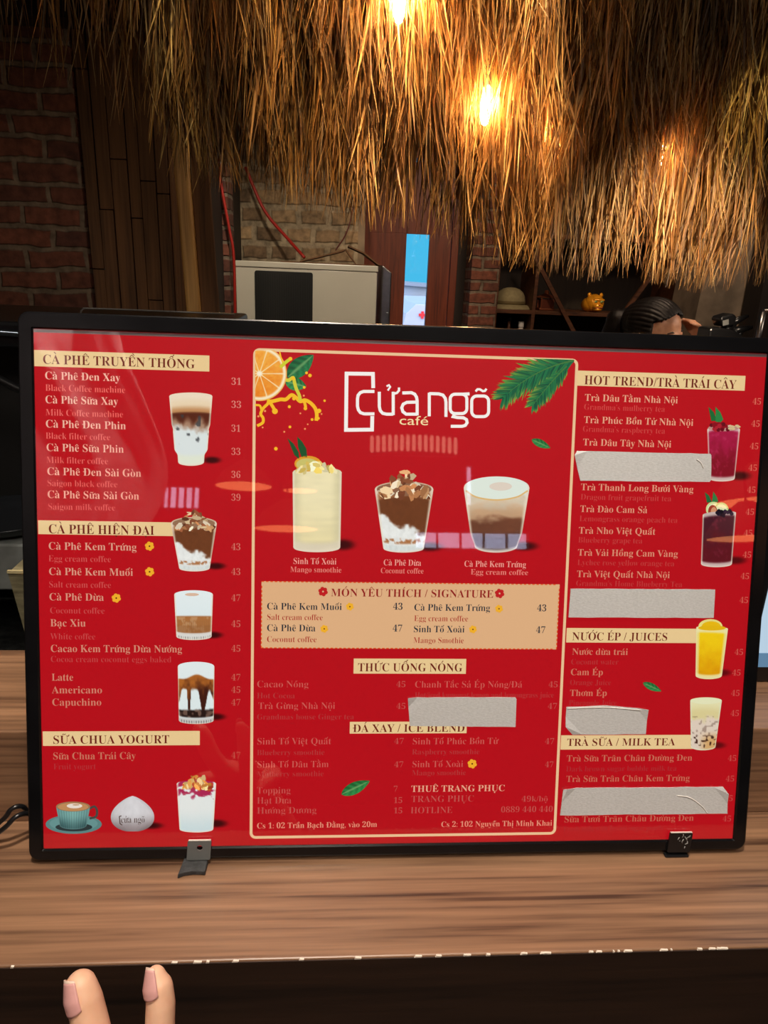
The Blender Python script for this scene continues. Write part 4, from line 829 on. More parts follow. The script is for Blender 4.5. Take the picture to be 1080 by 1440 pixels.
# ------------------------------------------------------------------ brackets that keep the sign from sliding
def SW(x, y, z=0.0): return Ex * x + Ey * y + Ez * z
M_SG = Matrix(((1, 0, 0, 0), (0, Ey[1], Ez[1], 0), (0, Ey[2], Ez[2], 0), (0, 0, 0, 1)))
def bracket(pl, pr_, pt, label, m, pad, hole, skew):
    """plate lies on the sign's face from pixel columns pl..pr_, top row pt, and turns into a foot on the counter"""
    a = P2L(pl, pt); b = P2L(pr_, pt); w = b[0] - a[0]; cx = (a[0] + b[0]) / 2; h = a[1] + 0.002; base = (cx, float(Ez[1]) * 0.0045, CZ)
    t = thing('bracket', label, 'bracket', base); off = Vector(base)
    outline = rrect(-w / 2, w / 2, 0, h, 0.0012, 2); oo = []
    for i_, p_ in enumerate(outline):
        q_ = outline[(i_ + 1) % len(outline)]; m_ = max(1, int(math.hypot(q_[0] - p_[0], q_[1] - p_[1]) / 0.0025)); oo += [(p_[0] + (q_[0] - p_[0]) * k_ / m_, p_[1] + (q_[1] - p_[1]) * k_ / m_) for k_ in range(m_)]
    outline = oo
    mb = MB(); n = len(outline); z0, z1 = 0.0025, 0.0043
    sk = lambda p: p[0] + skew * (p[1] - h) / h
    if hole:
        hc = (0.0004, h * 0.62); hr = 0.0024; ring = []
        for p in outline: d = Vector((p[0] - hc[0], p[1] - hc[1])).normalized(); ring.append((hc[0] + d.x * hr, hc[1] + d.y * hr))
        rows = [[(sk(p) + cx, p[1], z) for p in o_] for o_, z in ((ring, z0), (outline, z0), (outline, z1), (ring, z1))]
        vs = [tuple(Vector(SW(*q)) - off) for row in rows for q in row]; fs = []
        for i in range(4):
            for k in range(n): j = (k + 1) % n; i2 = (i + 1) % 4; fs.append((i * n + k, i * n + j, i2 * n + j, i2 * n + k))
        mb.add(vs, fs)
    else:
        vs = [tuple(Vector(SW(sk(p) + cx, p[1], z)) - off) for z in (z0, z1) for p in outline]
        mb.add(vs, [tuple(range(n))[::-1], tuple(range(n, 2 * n))] + [(k, (k + 1) % n, n + (k + 1) % n, n + k) for k in range(n)])
    build('plate', mb, m, t)
    if pad:
        y0, y1 = 0.0005, -0.0122; mb = MB(); pts = [(-w * .60, y0 + .0075), (w * .44, y0 + .001), (w * .42, y1 + .001), (w * .30, y1 + .0014), (-w * .1, y1 + .0018), (-w * .48, y1 + .0006), (-w * .72, y1 - .0018)]
        mb.add([(p[0] - 0.001 + skew * -.6, p[1], 0.0003) for p in pts] + [(p[0] * .96 - 0.001 + skew * -.6, p[1] + .0004, 0.0042) for p in pts], [tuple(range(7)), tuple(range(7, 14))[::-1]] + [(i, 7 + i, 7 + (i + 1) % 7, (i + 1) % 7) for i in range(7)])
        build('rubber_foot', mb, M_PAD, t, bevel=0.0007)
    else:
        build('foot', MB().box((-w * .56 - skew, -0.001, 0.0003), (w * .48 - skew, 0.004, 0.0022)), m, t, bevel=0.0006)
        wr = MB(); r2 = random.Random(2)
        for k in range(9):
            x = r2.uniform(-w * .36, w * .36); y = r2.uniform(h * .15, h * .85); pts = [(x + r2.uniform(-.002, .002), y + r2.uniform(-.002, .002)) for _ in range(3)]
            wr.tube([tuple(Vector(SW(p[0] + cx + skew * (p[1] - h) / h, p[1], 0.0046)) - off) for p in pts], 0.00035, 5)
        build('film_wrinkle', wr, mat('film_glint', S(150, 150, 148), 0.35), t, label='peeling film wrinkles')
    e = MB(); e.box((-w / 2 + .0006, 0, 0), (w / 2 - .0006, 0.0006, 0.0018)); vs = [tuple(Vector(SW(v[0] + cx, v[1] + h - 0.0002, z0 + v[2])) - off) for v in e.v]; e.v = vs
    build('worn_edge', e, mat('bare_metal_edge', S(220, 214, 206), 0.4), t, label='bare worn top edge')
    return t
bracket(265.5, 298.5, 1182, 'grey metal bracket with a screw hole and dark rubber foot', M_BRKT, True, True, 0.001)
bracket(939.5, 971, 1171, 'small black bracket in wrinkled film under the milk tea lines', M_BLACK, False, False, 0.002)
# ------------------------------------------------------------------ thatch hanging over the bar
def thatch(name, seed, n_per, prof, tiers, zoff=0.0, Y0=1.50, wmul=1.0, spread=0.11, cols=None, top=1.55):
    """dried grass blades hanging in overlapping tiers down to the lower outline prof (X, Z)"""
    rg = np.random.default_rng(seed); px_, pz = np.array(prof).T; V = []; Fc = []; C = []; base = 0; K = 5
    for ti in range(tiers):
        n = n_per; x = rg.uniform(px_[0], px_[-1], n); cell = np.floor(x * 26 + ti * 0.37).astype(int); cr_ = np.random.default_rng(seed * 100 + ti); jit = cr_.normal(0, 1, (4, 4000)); cj = jit[:, cell % 4000]; lo = np.interp(x, px_, pz); u = (ti + rg.uniform(-.4, .4, n)) / max(1, tiers - 1); u = np.clip(u, 0, 1) ** 0.9
        end = lo + (top - 0.25 - lo) * u * 0.92 + np.abs(rg.normal(0, 0.020, n)) + np.abs(cj[0]) * 0.020 - 0.012 + 0.008 * np.sin(x * 17)
        Ln = rg.uniform(0.26, 0.50, n); keep = rg.uniform(0, 1, n) < np.interp(x, px_, np.array([p[2] if len(p) > 2 else 1 for p in prof0]))
        x, end, Ln, u, cj = x[keep], end[keep], Ln[keep], u[keep], cj[:, keep]; n = len(x)
        y = Y0 - 0.26 * u + rg.uniform(0, spread, n) + cj[3] * 0.018; root = np.minimum(end + Ln, CE - 0.02)
        drx = rg.normal(0, 0.022, n) + cj[1] * 0.030; dry = rg.normal(-0.020, 0.022, n); cur = rg.normal(0, 0.022, n); w = rg.uniform(0.0010, 0.0036, n) * wmul; yaw = rg.normal(0, 0.7, n)
        t = np.linspace(0, 1, K)[None, :]
        X = x[:, None] + drx[:, None] * t + cur[:, None] * t * t * np.sin(t * 5); Yv = y[:, None] + dry[:, None] * t * t + .4 * cur[:, None] * t ** 3; Z = root[:, None] + (end - root)[:, None] * t
        Wd = w[:, None] * np.where(t < .55, 1, 1 - (t - .55) / .45 * .9); dx = np.cos(yaw)[:, None] * Wd; dy = np.sin(yaw)[:, None] * Wd
        A = np.stack([X - dx, Yv - dy, Z], -1); B_ = np.stack([X + dx, Yv + dy, Z], -1); vv = np.stack([A, B_], 2).reshape(-1, 3)
        idx = base + np.arange(n)[:, None] * (2 * K) + 2 * np.arange(K - 1)[None, :]
        Fc.append(np.stack([idx, idx + 1, idx + 3, idx + 2], -1).reshape(-1, 4)); V.append(vv); base += len(vv)
        pal = L1(np.array(cols)); ch = pal[rg.integers(0, len(pal), n)] * (rg.uniform(.55, 1.2, n) * np.clip(0.85 + .28 * cj[2], .3, 1.5))[:, None]; C.append(np.repeat(ch, 2 * K, 0))
    V = np.concatenate(V); Fc = np.concatenate(Fc); C = np.concatenate(C); me = bpy.data.meshes.new(name)
    me.vertices.add(len(V)); me.vertices.foreach_set('co', V.astype(np.float32).ravel()); me.loops.add(Fc.size); me.loops.foreach_set('vertex_index', Fc.ravel().astype(np.int32))
    me.polygons.add(len(Fc)); me.polygons.foreach_set('loop_start', np.arange(0, Fc.size, 4, dtype=np.int32)); me.polygons.foreach_set('loop_total', np.full(len(Fc), 4, np.int32)); me.update(); me.validate()
    a = me.attributes.new('print', 'FLOAT_COLOR', 'POINT'); d = np.ones((len(V), 4), np.float32); d[:, :3] = C; a.data.foreach_set('color', d.ravel()); return me
M_THATCH = attr_mat('dry_grass', 0.5, trans=0.38, spec=0.35)
STRAW = [(190, 142, 82), (168, 120, 66), (206, 164, 104), (146, 100, 54), (178, 128, 66), (124, 86, 46), (214, 178, 120)]
def prof_from(rows, Yd): return [(float(at(x, y, 1, Yd)[0]), float(at(x, y, 1, Yd)[2]), d) for x, y, d in rows]
prof0 = prof_from([(-160, 110, .09), (0, 120, .09), (70, 120, .09), (130, 150, .12), (190, 170, .2), (222, 215, .7), (250, 255, 1), (300, 268, 1), (360, 285, 1), (430, 292, 1), (500, 318, 1), (560, 326, 1), (620, 335, 1), (670, 362, 1), (720, 384, 1), (800, 396, 1), (900, 400, 1), (1000, 408, 1), (1080, 404, 1), (1300, 410, 1)], 1.5)
me = thatch('thatch_eave', 7, 2600, [(p[0], p[1]) for p in prof0], 9, cols=STRAW)
o = obj('thatch_eave', me, M_THATCH); tag(o, 'shaggy dry-grass thatch hanging over the bar, lit warm by bulbs', 'thatch', None, 'stuff')
prof0 = prof_from([(-200, 20, 1), (30, 60, .7), (110, 100, .8), (150, 60, .5), (240, 90, .5), (400, 20, .4)], 1.15)
me = thatch('loose_thatch_strands', 12, 34, [(p[0], p[1]) for p in prof0], 3, cols=STRAW, Y0=1.14, wmul=1.5, top=1.5)
o = obj('loose_thatch_strands', me, M_THATCH); tag(o, 'few long loose grass strands hanging at the dark upper left', 'thatch', None, 'stuff')
structure('beam_thatch', MB().box((-2.4, 1.74, 1.05), (3.1, 1.84, 1.89)), M_DARKWOOD)

# bulbs among the straw
M_BULB = mat('glowing_bulb', (1, 0.8, 0.5, 1), 0.3, emit=(1.0, 0.66, 0.32, 1), estr=40)
def bulb(px_, py_, Yd, power, label, col=(1.0, 0.56, 0.22)):
    p = at(px_, py_, 1, Yd); t = thing('light_bulb', label, 'light bulb', (float(p[0]), float(p[1]), float(p[2])), group='bulbs hidden in the thatch')
    build('glass_globe', MB().lathe([(0.002, -0.056), (0.008, -0.052), (0.0125, -0.036), (0.0135, -0.012), (0.0125, 0.010), (0.010, 0.026)], 18), M_BULB, t)
    build('socket', MB().lathe([(0.013, 0.0255), (0.015, 0.03), (0.015, 0.062), (0.006, 0.070)], 16), M_BLACK, t)
    build('flex', MB().tube([(0, 0, 0.069), (0, 0, CE - p[2] - 0.0005)], 0.003, 6), M_BLACK, t)
    l = light('bulb_light', 'POINT', (float(p[0]), float(p[1]) - 0.028, float(p[2]) - 0.01), power, col, 0.02)
bulb(684, 140, 1.455, 9.0, 'bare glowing bulb in the straw, brightest spot right of centre')
bulb(562, -8, 1.37, 9.0, 'glowing bulb at the top centre of the thatch above the logo')
bulb(772, 180, 1.53, 5.0, 'glowing bulb deep in the straw, next right of the brightest one')
bulb(932, 206, 1.54, 4.0, 'faint glowing bulb in the right half of the thatch')

# ------------------------------------------------------------------ white appliance and what is on and beside it
AY = 3.4
a0 = at(331, 369, 1, AY); a1 = at(531, 371, 1, AY); AW = float(a1[0] - a0[0]); AZ = float((a0[2] + a1[2]) / 2); AH = AZ - FL
ap = thing('ice_machine', 'white metal appliance with a black grille panel, cardboard on top', 'appliance', (float(a0[0] + a1[0]) / 2, AY, FL))
hw = AW / 2
build('cabinet', MB().box((-hw, 0, 0.06), (hw, 0.6, AH - 0.03)), M_WHITE, ap, bevel=0.004)
build('top_panel', MB().box((-hw - 0.004, -0.006, AH - 0.0295), (hw + 0.004, 0.604, AH)), M_WHITE, ap, bevel=0.004)
def apx(x, y): p = at(x, y, 1, AY); return float(p[0] - ap.location.x), float(p[2] - FL)
g0 = apx(358, 380); g1 = apx(440, 380)
gy1 = g0[1]; gy0 = gy1 - 0.50
build('black_panel', MB().prism(rrect(g0[0], g1[0], gy0, gy1, 0.012), -0.006, -0.0002, 1), M_GRILLE, ap, bevel=0.001)
mb = MB(); nsl = 24
for k in range(nsl):
    xx = g0[0] + 0.012 + (g1[0] - g0[0] - 0.024) * k / (nsl - 1); mb.box((xx - 0.002, -0.0095, gy0 + 0.015), (xx + 0.002, -0.0062, gy1 - 0.015))
build('grille_slats', mb, M_GRILLE, ap)
for sx in (-hw + 0.05, hw - 0.05):
    for yy in (0.06, 0.54): build('foot', MB().lathe([(0.02, 0), (0.022, 0.01), (0.016, 0.0595)], 14), M_BLACK, ap, loc=(sx, yy, 0))
sc_ = thing('steel_cabinet', 'narrow stainless steel cabinet edge right of the white appliance', 'cabinet', (float(at(541, 420, 1, AY)[0]) + 0.005, AY + 0.02, FL))
build('body', MB().prism([(-0.022, 0.05), (0.028, 0.05), (0.028, AH - 0.03), (-0.022, AH + 0.006)], 0, 0.55, 1), M_STEEL, sc_, bevel=0.006)
build('base', MB().box((-0.02, 0.02, 0), (0.026, 0.53, 0.0495)), M_BLACK, sc_)
build('latch', MB().box((0.006, -0.012, AH - 0.26), (0.020, -0.0002, AH - 0.23)), M_STEEL, sc_, bevel=0.002)
cb_ = thing('cardboard_box', 'crumpled brown cardboard box lying flattened on the white appliance', 'box', (ap.location.x + 0.16, AY + 0.2, AZ + 0.001))
build('bottom', MB().box((-0.30, -0.12, 0), (0.22, 0.2, 0.004)), M_CARD, cb_)
mb = MB(); mb.prism([(-0.20, 0.004), (-0.02, 0.052), (0.02, 0.064), (0.035, 0.070), (0.034, 0.076), (-0.02, 0.059), (-0.20, 0.009)], -0.12, 0.16, 1); build('flap', mb, M_CARD, cb_)
mb = MB(); mb.prism([(0.05, 0.088), (0.13, 0.058), (0.21, 0.004), (0.222, 0.004), (0.135, 0.064), (0.05, 0.095)], -0.14, 0.12, 1); build('flap', mb, M_CARD, cb_)
mb = MB(); mb.prism([(0.035, 0.074), (0.06, 0.04), (0.09, 0.004), (0.095, 0.004), (0.064, 0.046), (0.04, 0.079)], -0.13, 0.0, 1); build('flap', mb, M_CARD, cb_)
def cable(label, pts, r, m=M_RED, name='red_cable', grp=None):
    P = [Vector(map(float, at(x, y, 1, d))) for x, y, d in pts]; c = P[-1]; o = build(name, MB().tube([Vector(p) - c for p in spline([np.array(p) for p in P], 6)], r, 8), m); o.location = c
    return tag(o, label, 'cable', grp)
cable('red cable running straight down left of the white appliance', [(303, 200, 3.26), (311, 260, 3.26), (322, 320, 3.26), (329, 366, 3.26), (331, 480, 3.26)], 0.007)
cable('red cable slanting down onto the left of the cardboard', [(345, 235, 3.95), (372, 296, 3.92), (405, 336, 3.85), (428, 362, 3.75)], 0.009)
cable('thin dark red cable rising from the cardboard box', [(505, 250, 3.9), (490, 320, 3.85), (472, 352, 3.75)], 0.004, mat('dark_red_cable', S(90, 32, 24), 0.6))
pp = at(252, 300, 1, 2.25); po = thing('bamboo_post', 'leaning pale bamboo post between the plank wall and brick pillar', 'post', (0, 2.25, FL))
A_ = at(236, 150, 1, 2.25); B_ = at(262, 445, 1, 2.25); dxz = (B_[0] - A_[0]) / (B_[2] - A_[2]); xb = float(B_[0] + dxz * (FL - B_[2])); xt = float(B_[0] + dxz * (CE - 0.01 - B_[2]))
po.location = (xb, 2.25, FL); H_ = CE - 0.01 - FL
build('pole', MB().prism([(0.0, 0), (0.052, 0), (xt - xb + 0.052, H_), (xt - xb, H_)], 0, 0.05, 1), M_POST, po, bevel=0.012, seg=3)
build('dark_batten', MB().prism([(0.0525, 0), (0.115, 0), (xt - xb + 0.115, H_), (xt - xb + 0.0525, H_)], 0.02, 0.05, 1), M_PLANK, po, bevel=0.003)

# ------------------------------------------------------------------ shelf unit at the back and its ornaments
SHY = 4.62
s0 = at(697, 437, 1, SHY); s1 = at(985, 443, 1, SHY); SZ = float((s0[2] + s1[2]) / 2)
sx0_, sx1_ = float(s0[0]), float(s1[0])
sh = thing('shelf_unit', 'dark wooden wall shelf with slanted braces under the thatch', 'shelf', ((sx0_ + sx1_) / 2, SHY, FL)); hx = (sx1_ - sx0_) / 2; zz_ = SZ - FL
build('back_panel', MB().box((-hx, 0.40, 0), (hx, 0.42, 2.2)), M_DARKWOOD, sh)
for z in (zz_ - 0.46, zz_, zz_ + 0.5): build('shelf_board', MB().box((-hx, 0, z - 0.026), (hx, 0.399, z)), M_SHELF, sh, bevel=0.002)
vx = [float(at(x, 430, 1, SHY)[0]) - sh.location.x for x in (697, 751, 948)]
for x in (vx[0], vx[1], vx[2], hx - 0.012):
    build('upright', MB().box((x - 0.012, -0.003, 0), (x + 0.012, 0.398, 2.2)), M_SHELF, sh, bevel=0.002)
for (xa, ya), (xb_, yb_) in (((764, 385), (806, 466)), ((912, 392), (857, 466))):
    p = at(xa, ya, 1, SHY - 0.01); q = at(xb_, yb_, 1, SHY - 0.01); p = (p[0] - sh.location.x, p[2] - FL); q = (q[0] - sh.location.x, q[2] - FL); ww = 0.013
    d = np.array(q) - np.array(p); d /= np.linalg.norm(d); p = np.array(p) - d * 0.25; q = np.array(q) + d * 0.10; nn = np.array([-d[1], d[0]]) * ww
    build('brace', MB().prism([tuple(p - nn), tuple(q - nn), tuple(q + nn), tuple(p + nn)], -0.028, -0.0035, 1), M_SHELF, sh)
def onshelf(px_, d=0.12): p = at(px_, 438, 1, SHY + d); return (float(p[0]), SHY + d, SZ)
hat = thing('hat', 'pale domed hat with a brim on the left of the shelf', 'hat', onshelf(716, 0.17)); M_HAT = mat('hat_felt', S(176, 164, 124), 0.9, noise=0.2, nscale=40)
build('crown', MB().lathe([(0.105, 0.030), (0.108, 0.05), (0.102, 0.085), (0.085, 0.115), (0.058, 0.135), (0.028, 0.143), (0.002, 0.145)], 32), M_HAT, hat)
build('brim', MB().lathe([(0.10, 0.030), (0.125, 0.026), (0.155, 0.008), (0.162, 0.002), (0.160, 0.0), (0.11, 0.018), (0.098, 0.022)], 36), M_HAT, hat)
build('band', MB().lathe([(0.1085, 0.033), (0.1095, 0.034), (0.110, 0.052), (0.109, 0.053)], 32), mat('hat_band', S(120, 106, 70), 0.8), hat)
lt = thing('lantern', 'small reddish lantern ornament beside the hat on the shelf', 'ornament', onshelf(766, 0.12)); M_LT = mat('lantern_copper', S(150, 84, 56), 0.4, 0.5)
build('base', MB().box((-0.055, -0.05, 0), (0.055, 0.05, 0.015)), M_LT, lt, bevel=0.004); build('body', MB().box((-0.042, -0.042, 0.0152), (0.042, 0.042, 0.075)), mat('lantern_glass', S(110, 56, 40), 0.3), lt, bevel=0.004)
mb = MB()
for x in (-0.044, 0.044):
    for y in (-0.044, 0.044): mb.box((x - 0.005, y - 0.005, 0.0152), (x + 0.005, y + 0.005, 0.085))
build('corner_posts', mb, M_LT, lt); build('roof', MB().lathe([(0.075, 0.085), (0.07, 0.092), (0.035, 0.105), (0.016, 0.115), (0.018, 0.125), (0.012, 0.135), (0.002, 0.138)], 4), M_LT, lt, bevel=0.002)
tg = thing('animal_head_ornament', 'glossy golden animal head ornament with green eyes on the shelf', 'ornament', onshelf(834, 0.10)); M_GOLD = mat('gold_glaze', S(232, 156, 40), 0.25, 0.35, noise=0.4, nscale=30, bump=0.4)
mb = MB().ball((0, 0, 0.062), (0.070, 0.060, 0.062), 24).ball((-0.035, 0.02, 0.05), (0.05, 0.06, 0.05), 18).ball((0.012, -0.045, 0.042), (0.040, 0.028, 0.026), 18).ball((0.012, -0.050, 0.022), (0.034, 0.022, 0.014), 16).ball((0.014, -0.045, 0.085), (0.046, 0.02, 0.012), 16)
build('head', mb, M_GOLD, tg)
for x in (-0.040, 0.046): build('ear', MB().ball((x, 0.005, 0.116), (0.014, 0.008, 0.018), 12), M_GOLD, tg)
for x in (-0.008, 0.034):
    e_ = build('eye', MB().ball((x, -0.056, 0.074), (0.011, 0.008, 0.009), 14), mat('ornament_eye', S(150, 180, 120), 0.2), tg); build('pupil', MB().ball((x + 0.001, -0.0635, 0.074), (0.0045, 0.003, 0.0045), 10), M_BLACK, e_)
build('mouth', MB().box((-0.016, -0.0745, 0.030), (0.040, -0.066, 0.0345)), mat('ornament_mouth', S(120, 30, 20), 0.4), tg, bevel=0.001); build('nose', MB().ball((0.013, -0.073, 0.052), (0.010, 0.006, 0.006), 10), mat('ornament_nose', S(150, 70, 20), 0.3), tg)
light('shelf_lamp', 'SPOT', (tg.location.x + 0.03, SHY - 0.35, SZ + 0.32), 5, (1.0, 0.72, 0.36), 0.02, (tg.location.x, SHY + 0.1, SZ + 0.06), 26, 0.6)
LS = zz_ - 0.46 + FL
def low(px_, label, name, cat, m, prof, mats=None):
    p = at(px_, 455, 1, SHY + 0.1); t = thing(name, label, cat, (float(p[0]), SHY + 0.1, LS)); return t
bt = low(733, 'small white bottle with a narrow cap on the lower shelf', 'bottle', 'bottle', None, None); tz = float(at(733, 452, 1, SHY + 0.1)[2]) - LS
build('body', MB().lathe([(0.028, 0), (0.03, 0.01), (0.03, tz - 0.09), (0.018, tz - 0.06), (0.016, tz - 0.0405)], 20), mat('white_bottle', S(226, 226, 220), 0.4), bt); build('cap', MB().lathe([(0.019, tz - 0.04), (0.020, tz - 0.036), (0.019, tz)], 18), mat('white_cap', S(240, 240, 238), 0.5), bt)
bt = low(716, 'slim brown bottle left of the white one on the lower shelf', 'bottle', 'bottle', None, None); tz += 0.03
build('body', MB().lathe([(0.024, 0), (0.026, 0.01), (0.026, tz - 0.12), (0.011, tz - 0.07), (0.010, tz - 0.0305)], 18), mat('brown_bottle', S(84, 52, 34), 0.25), bt); build('cap', MB().lathe([(0.012, tz - 0.03), (0.0125, tz)], 14), M_BLACK, bt)
jr = thing('jar', 'dark lidded jar on the shelf behind the bowed head', 'jar', onshelf(907, 0.12))
build('body', MB().lathe([(0.04, 0), (0.048, 0.02), (0.048, 0.07), (0.036, 0.09)], 20), mat('dark_jar', S(52, 44, 40), 0.3), jr); build('lid', MB().lathe([(0.038, 0.0905), (0.04, 0.1), (0.012, 0.112), (0.002, 0.114)], 20), mat('jar_lid', S(90, 72, 54), 0.5), jr)

# ------------------------------------------------------------------ bodies: overlapping capsules fused into one skin
def capsule(bm_mb, pts, rs, n=16):
    bm_mb.tube(pts, list(rs), n)
    for p, r in zip(pts, rs): bm_mb.ball(p, r * 0.995, n)
def fuse(name, mb, voxel, smooth=6):
    me = mb.mesh(name + '_raw'); o = bpy.data.objects.new(name, me); COL.objects.link(o)
    r = o.modifiers.new('r', 'REMESH'); r.mode = 'VOXEL'; r.voxel_size = voxel
    s = o.modifiers.new('s', 'SMOOTH'); s.iterations = smooth; s.factor = 0.5
    dg = bpy.context.evaluated_depsgraph_get(); out = bpy.data.meshes.new_from_object(o.evaluated_get(dg)); bpy.data.objects.remove(o); bpy.data.meshes.remove(me)
    out.name = name; out.polygons.foreach_set('use_smooth', [True] * len(out.polygons)); return out
def skin(name, col, col2, rough=0.5):
    m = mat(name, col, rough, color2=col2, nscale=60, noise=0.1, bump=0.06); b = m.node_tree.nodes['Principled BSDF']; b.inputs['Subsurface Weight'].default_value = 0.12; b.inputs['Subsurface Radius'].default_value = (0.01, 0.004, 0.002); b.inputs['Subsurface Scale'].default_value = 0.5; return m
M_SKIN = skin('skin', S(214, 160, 128), S(198, 142, 112)); M_SKINH = skin('hand_skin', S(234, 190, 160), S(220, 170, 140)); M_NAIL = mat('fingernail', S(214, 160, 156), 0.3, noise=0.06, nscale=300); M_NTIP = mat('fingernail_tip', S(240, 214, 196), 0.35)

# hand in front of the counter, laid out in the viewing frame: x right, y down, z away (metres)
def cw(px_, py_, dep): return Vector(CAM + CB @ np.array([(px_ - CX) / F * dep, (py_ - CY) / F * dep, dep]))
hb = cw(190, 1700, 0.36)
def H(px_, py_, dep): return cw(px_, py_, dep) - hb
mb = MB()
capsule(mb, [H(113.5, 1387, .402), H(119, 1406, .401), H(126, 1436, .400), H(134, 1468, .398), H(144, 1530, .39), H(158, 1610, .375)], [.0088, .0097, .0100, .0100, .0104, .0118])
capsule(mb, [H(219, 1372, .403), H(224, 1388, .402), H(226, 1412, .401), H(225, 1440, .400), H(224, 1470, .398), H(222, 1530, .39), H(216, 1610, .375)], [.0056, .0076, .0082, .0083, .0086, .0092, .0112])
capsule(mb, [H(112, 1655, .368), H(92, 1585, .386), H(90, 1560, .402), H(100, 1590, .416), H(112, 1625, .412)], [.0108, .0098, .0090, .0082, .0072])
capsule(mb, [H(82, 1690, .362), H(62, 1635, .378), H(60, 1615, .392), H(68, 1640, .404), H(80, 1665, .400)], [.0098, .0086, .0080, .0074, .0064])
capsule(mb, [H(214, 1760, .350), H(262, 1705, .356), H(270, 1650, .372), H(250, 1612, .388)], [.0150, .0125, .0105, .0084])
capsule(mb, [H(158, 1610, .374), H(170, 1720, .354), H(176, 1800, .344)], [.0135, .0160, .0175]); capsule(mb, [H(216, 1612, .374), H(206, 1720, .354), H(196, 1800, .344)], [.0130, .0160, .0175])
capsule(mb, [H(112, 1655, .368), H(146, 1740, .352), H(170, 1810, .343)], [.0125, .0155, .0170]); capsule(mb, [H(82, 1690, .362), H(130, 1760, .350), H(162, 1815, .343)], [.0115, .0145, .0165])
capsule(mb, [H(172, 1810, .343), H(176, 1870, .334), H(190, 2050, .315), H(215, 2400, .29)], [.0225, .0220, .0270, .0350], 20)
hand = obj('person', fuse('person', mb, 0.00085, 8), M_SKINH, loc=hb); tag(hand, 'raised bare hand, two fingertips up in front of the dark counter front', 'person')
def nail(c0, c1, r, w, normal, tipf=0.07):
    """curved plate on the back of a fingertip from tip c0 to root c1 (both on the finger axis), finger radius r, half angle w"""
    ax = (c1 - c0).normalized(); nrm = Vector(normal); nrm = (nrm - ax * nrm.dot(ax)).normalized(); sd = ax.cross(nrm); Ln = (c1 - c0).length; nu, nv = 15, 13; out = []
    for lo, hi in ((tipf, 1.0), (0.0, tipf)):
        mb = MB(); vs = []
        for i in range(nu):
            t = lo + (hi - lo) * i / (nu - 1)
            for k in range(nv):
                u = 2 * k / (nv - 1) - 1; end = 1 - 0.10 * u * u if hi == 1.0 else 1
                tt = t * end if t > .5 else t + (0.07 * u * u if lo == 0.0 or t < .3 else 0) * (1 - t / .5)
                rr_ = r(tt) + 0.0006 - 0.0006 * abs(u) ** 3; a = w * u; vs.append(c0 + ax * Ln * tt + nrm * math.cos(a) * rr_ + sd * math.sin(a) * rr_)
        fs = [(i * nv + k, i * nv + k + 1, (i + 1) * nv + k + 1, (i + 1) * nv + k) for i in range(nu - 1) for k in range(nv - 1)]
        mb.add(vs, fs, 0, True); out.append(mb)
    return out
def lerp(a, b, t): return a + (b - a) * t
vn = lambda x, y, z: Vector(CB @ np.array([x, y, z]))
for c0, c1, r, w, nrm in ((H(107.5, 1368, .402), H(121, 1414, .4006), lambda t: lerp(.0064, .0099, min(1, t * 1.6)), .86, vn(-.62, -.10, -.78)), (H(217, 1354, .403), H(224, 1396, .4016), lambda t: lerp(.0042, .0081, min(1, t * 1.4)), .86, vn(-.55, -.10, -.83))):
    a_, b_ = nail(c0, c1, r, w, nrm); nl = build('fingernail', a_, M_NAIL, hand); b_o = build('nail_tip', b_, M_NTIP, nl, label='pale free edge')
    for q in (nl, b_o):
        md = q.modifiers.new('solid', 'SOLIDIFY'); md.thickness = 0.0008; md.offset = -1

# woman behind the bar: head bowed, hand at the forehead
PYD = 2.10; hc = Vector(map(float, at(924, 471, 1, PYD))); yaw = math.radians(34)
RH = Matrix.Rotation(yaw, 3, 'Z') @ Matrix.Rotation(math.radians(5), 3, 'X') @ Matrix.Rotation(math.radians(-6), 3, 'Y')   # local -Y is the face
gp = Vector((hc.x - 0.02, PYD + 0.06, FL))
def Hd(x, y, z): return hc - gp + RH @ Vector((x, y, z))
def headball(mb, c, r, n=20):
    b = MB().ball((0, 0, 0), r, n); b.v = [tuple(Hd(v[0] + c[0], v[1] + c[1], v[2] + c[2])) for v in b.v]; mb.add(b.v, b.f, 0, True)
mb = MB(); headball(mb, (0, 0.012, 0.030), (0.073, 0.092, 0.082), 28); headball(mb, (0, -0.022, -0.030), (0.060, 0.062, 0.075), 26); headball(mb, (0, -0.040, -0.080), (0.034, 0.034, 0.030), 20)
headball(mb, (0, -0.070, 0.014), (0.044, 0.016, 0.012), 18); headball(mb, (0, -0.088, -0.018), (0.009, 0.012, 0.024), 14); headball(mb, (0, -0.096, -0.034), (0.013, 0.011, 0.009), 14); headball(mb, (0, -0.080, -0.062), (0.022, 0.010, 0.008), 14)
for sx in (-1, 1):
    headball(mb, (sx * 0.040, -0.058, -0.026), (0.022, 0.020, 0.020), 16); headball(mb, (sx * 0.075, 0.010, -0.006), (0.008, 0.016, 0.028), 14); headball(mb, (sx * 0.030, -0.066, 0.000), (0.014, 0.012, 0.010), 14)
nk = Hd(0, 0.03, -0.07); sho = Vector((0.0, 0.02, nk.z - 0.14))
capsule(mb, [nk, Vector((0.0, 0.03, nk.z - 0.09)), sho], [.052, .054, .075]); zS = sho.z
capsule(mb, [sho, Vector((0, 0.03, zS - 0.22)), Vector((0, 0.02, zS - 0.42)), Vector((0, 0.02, zS - 0.52))], [.105, .112, .105, .125], 20)
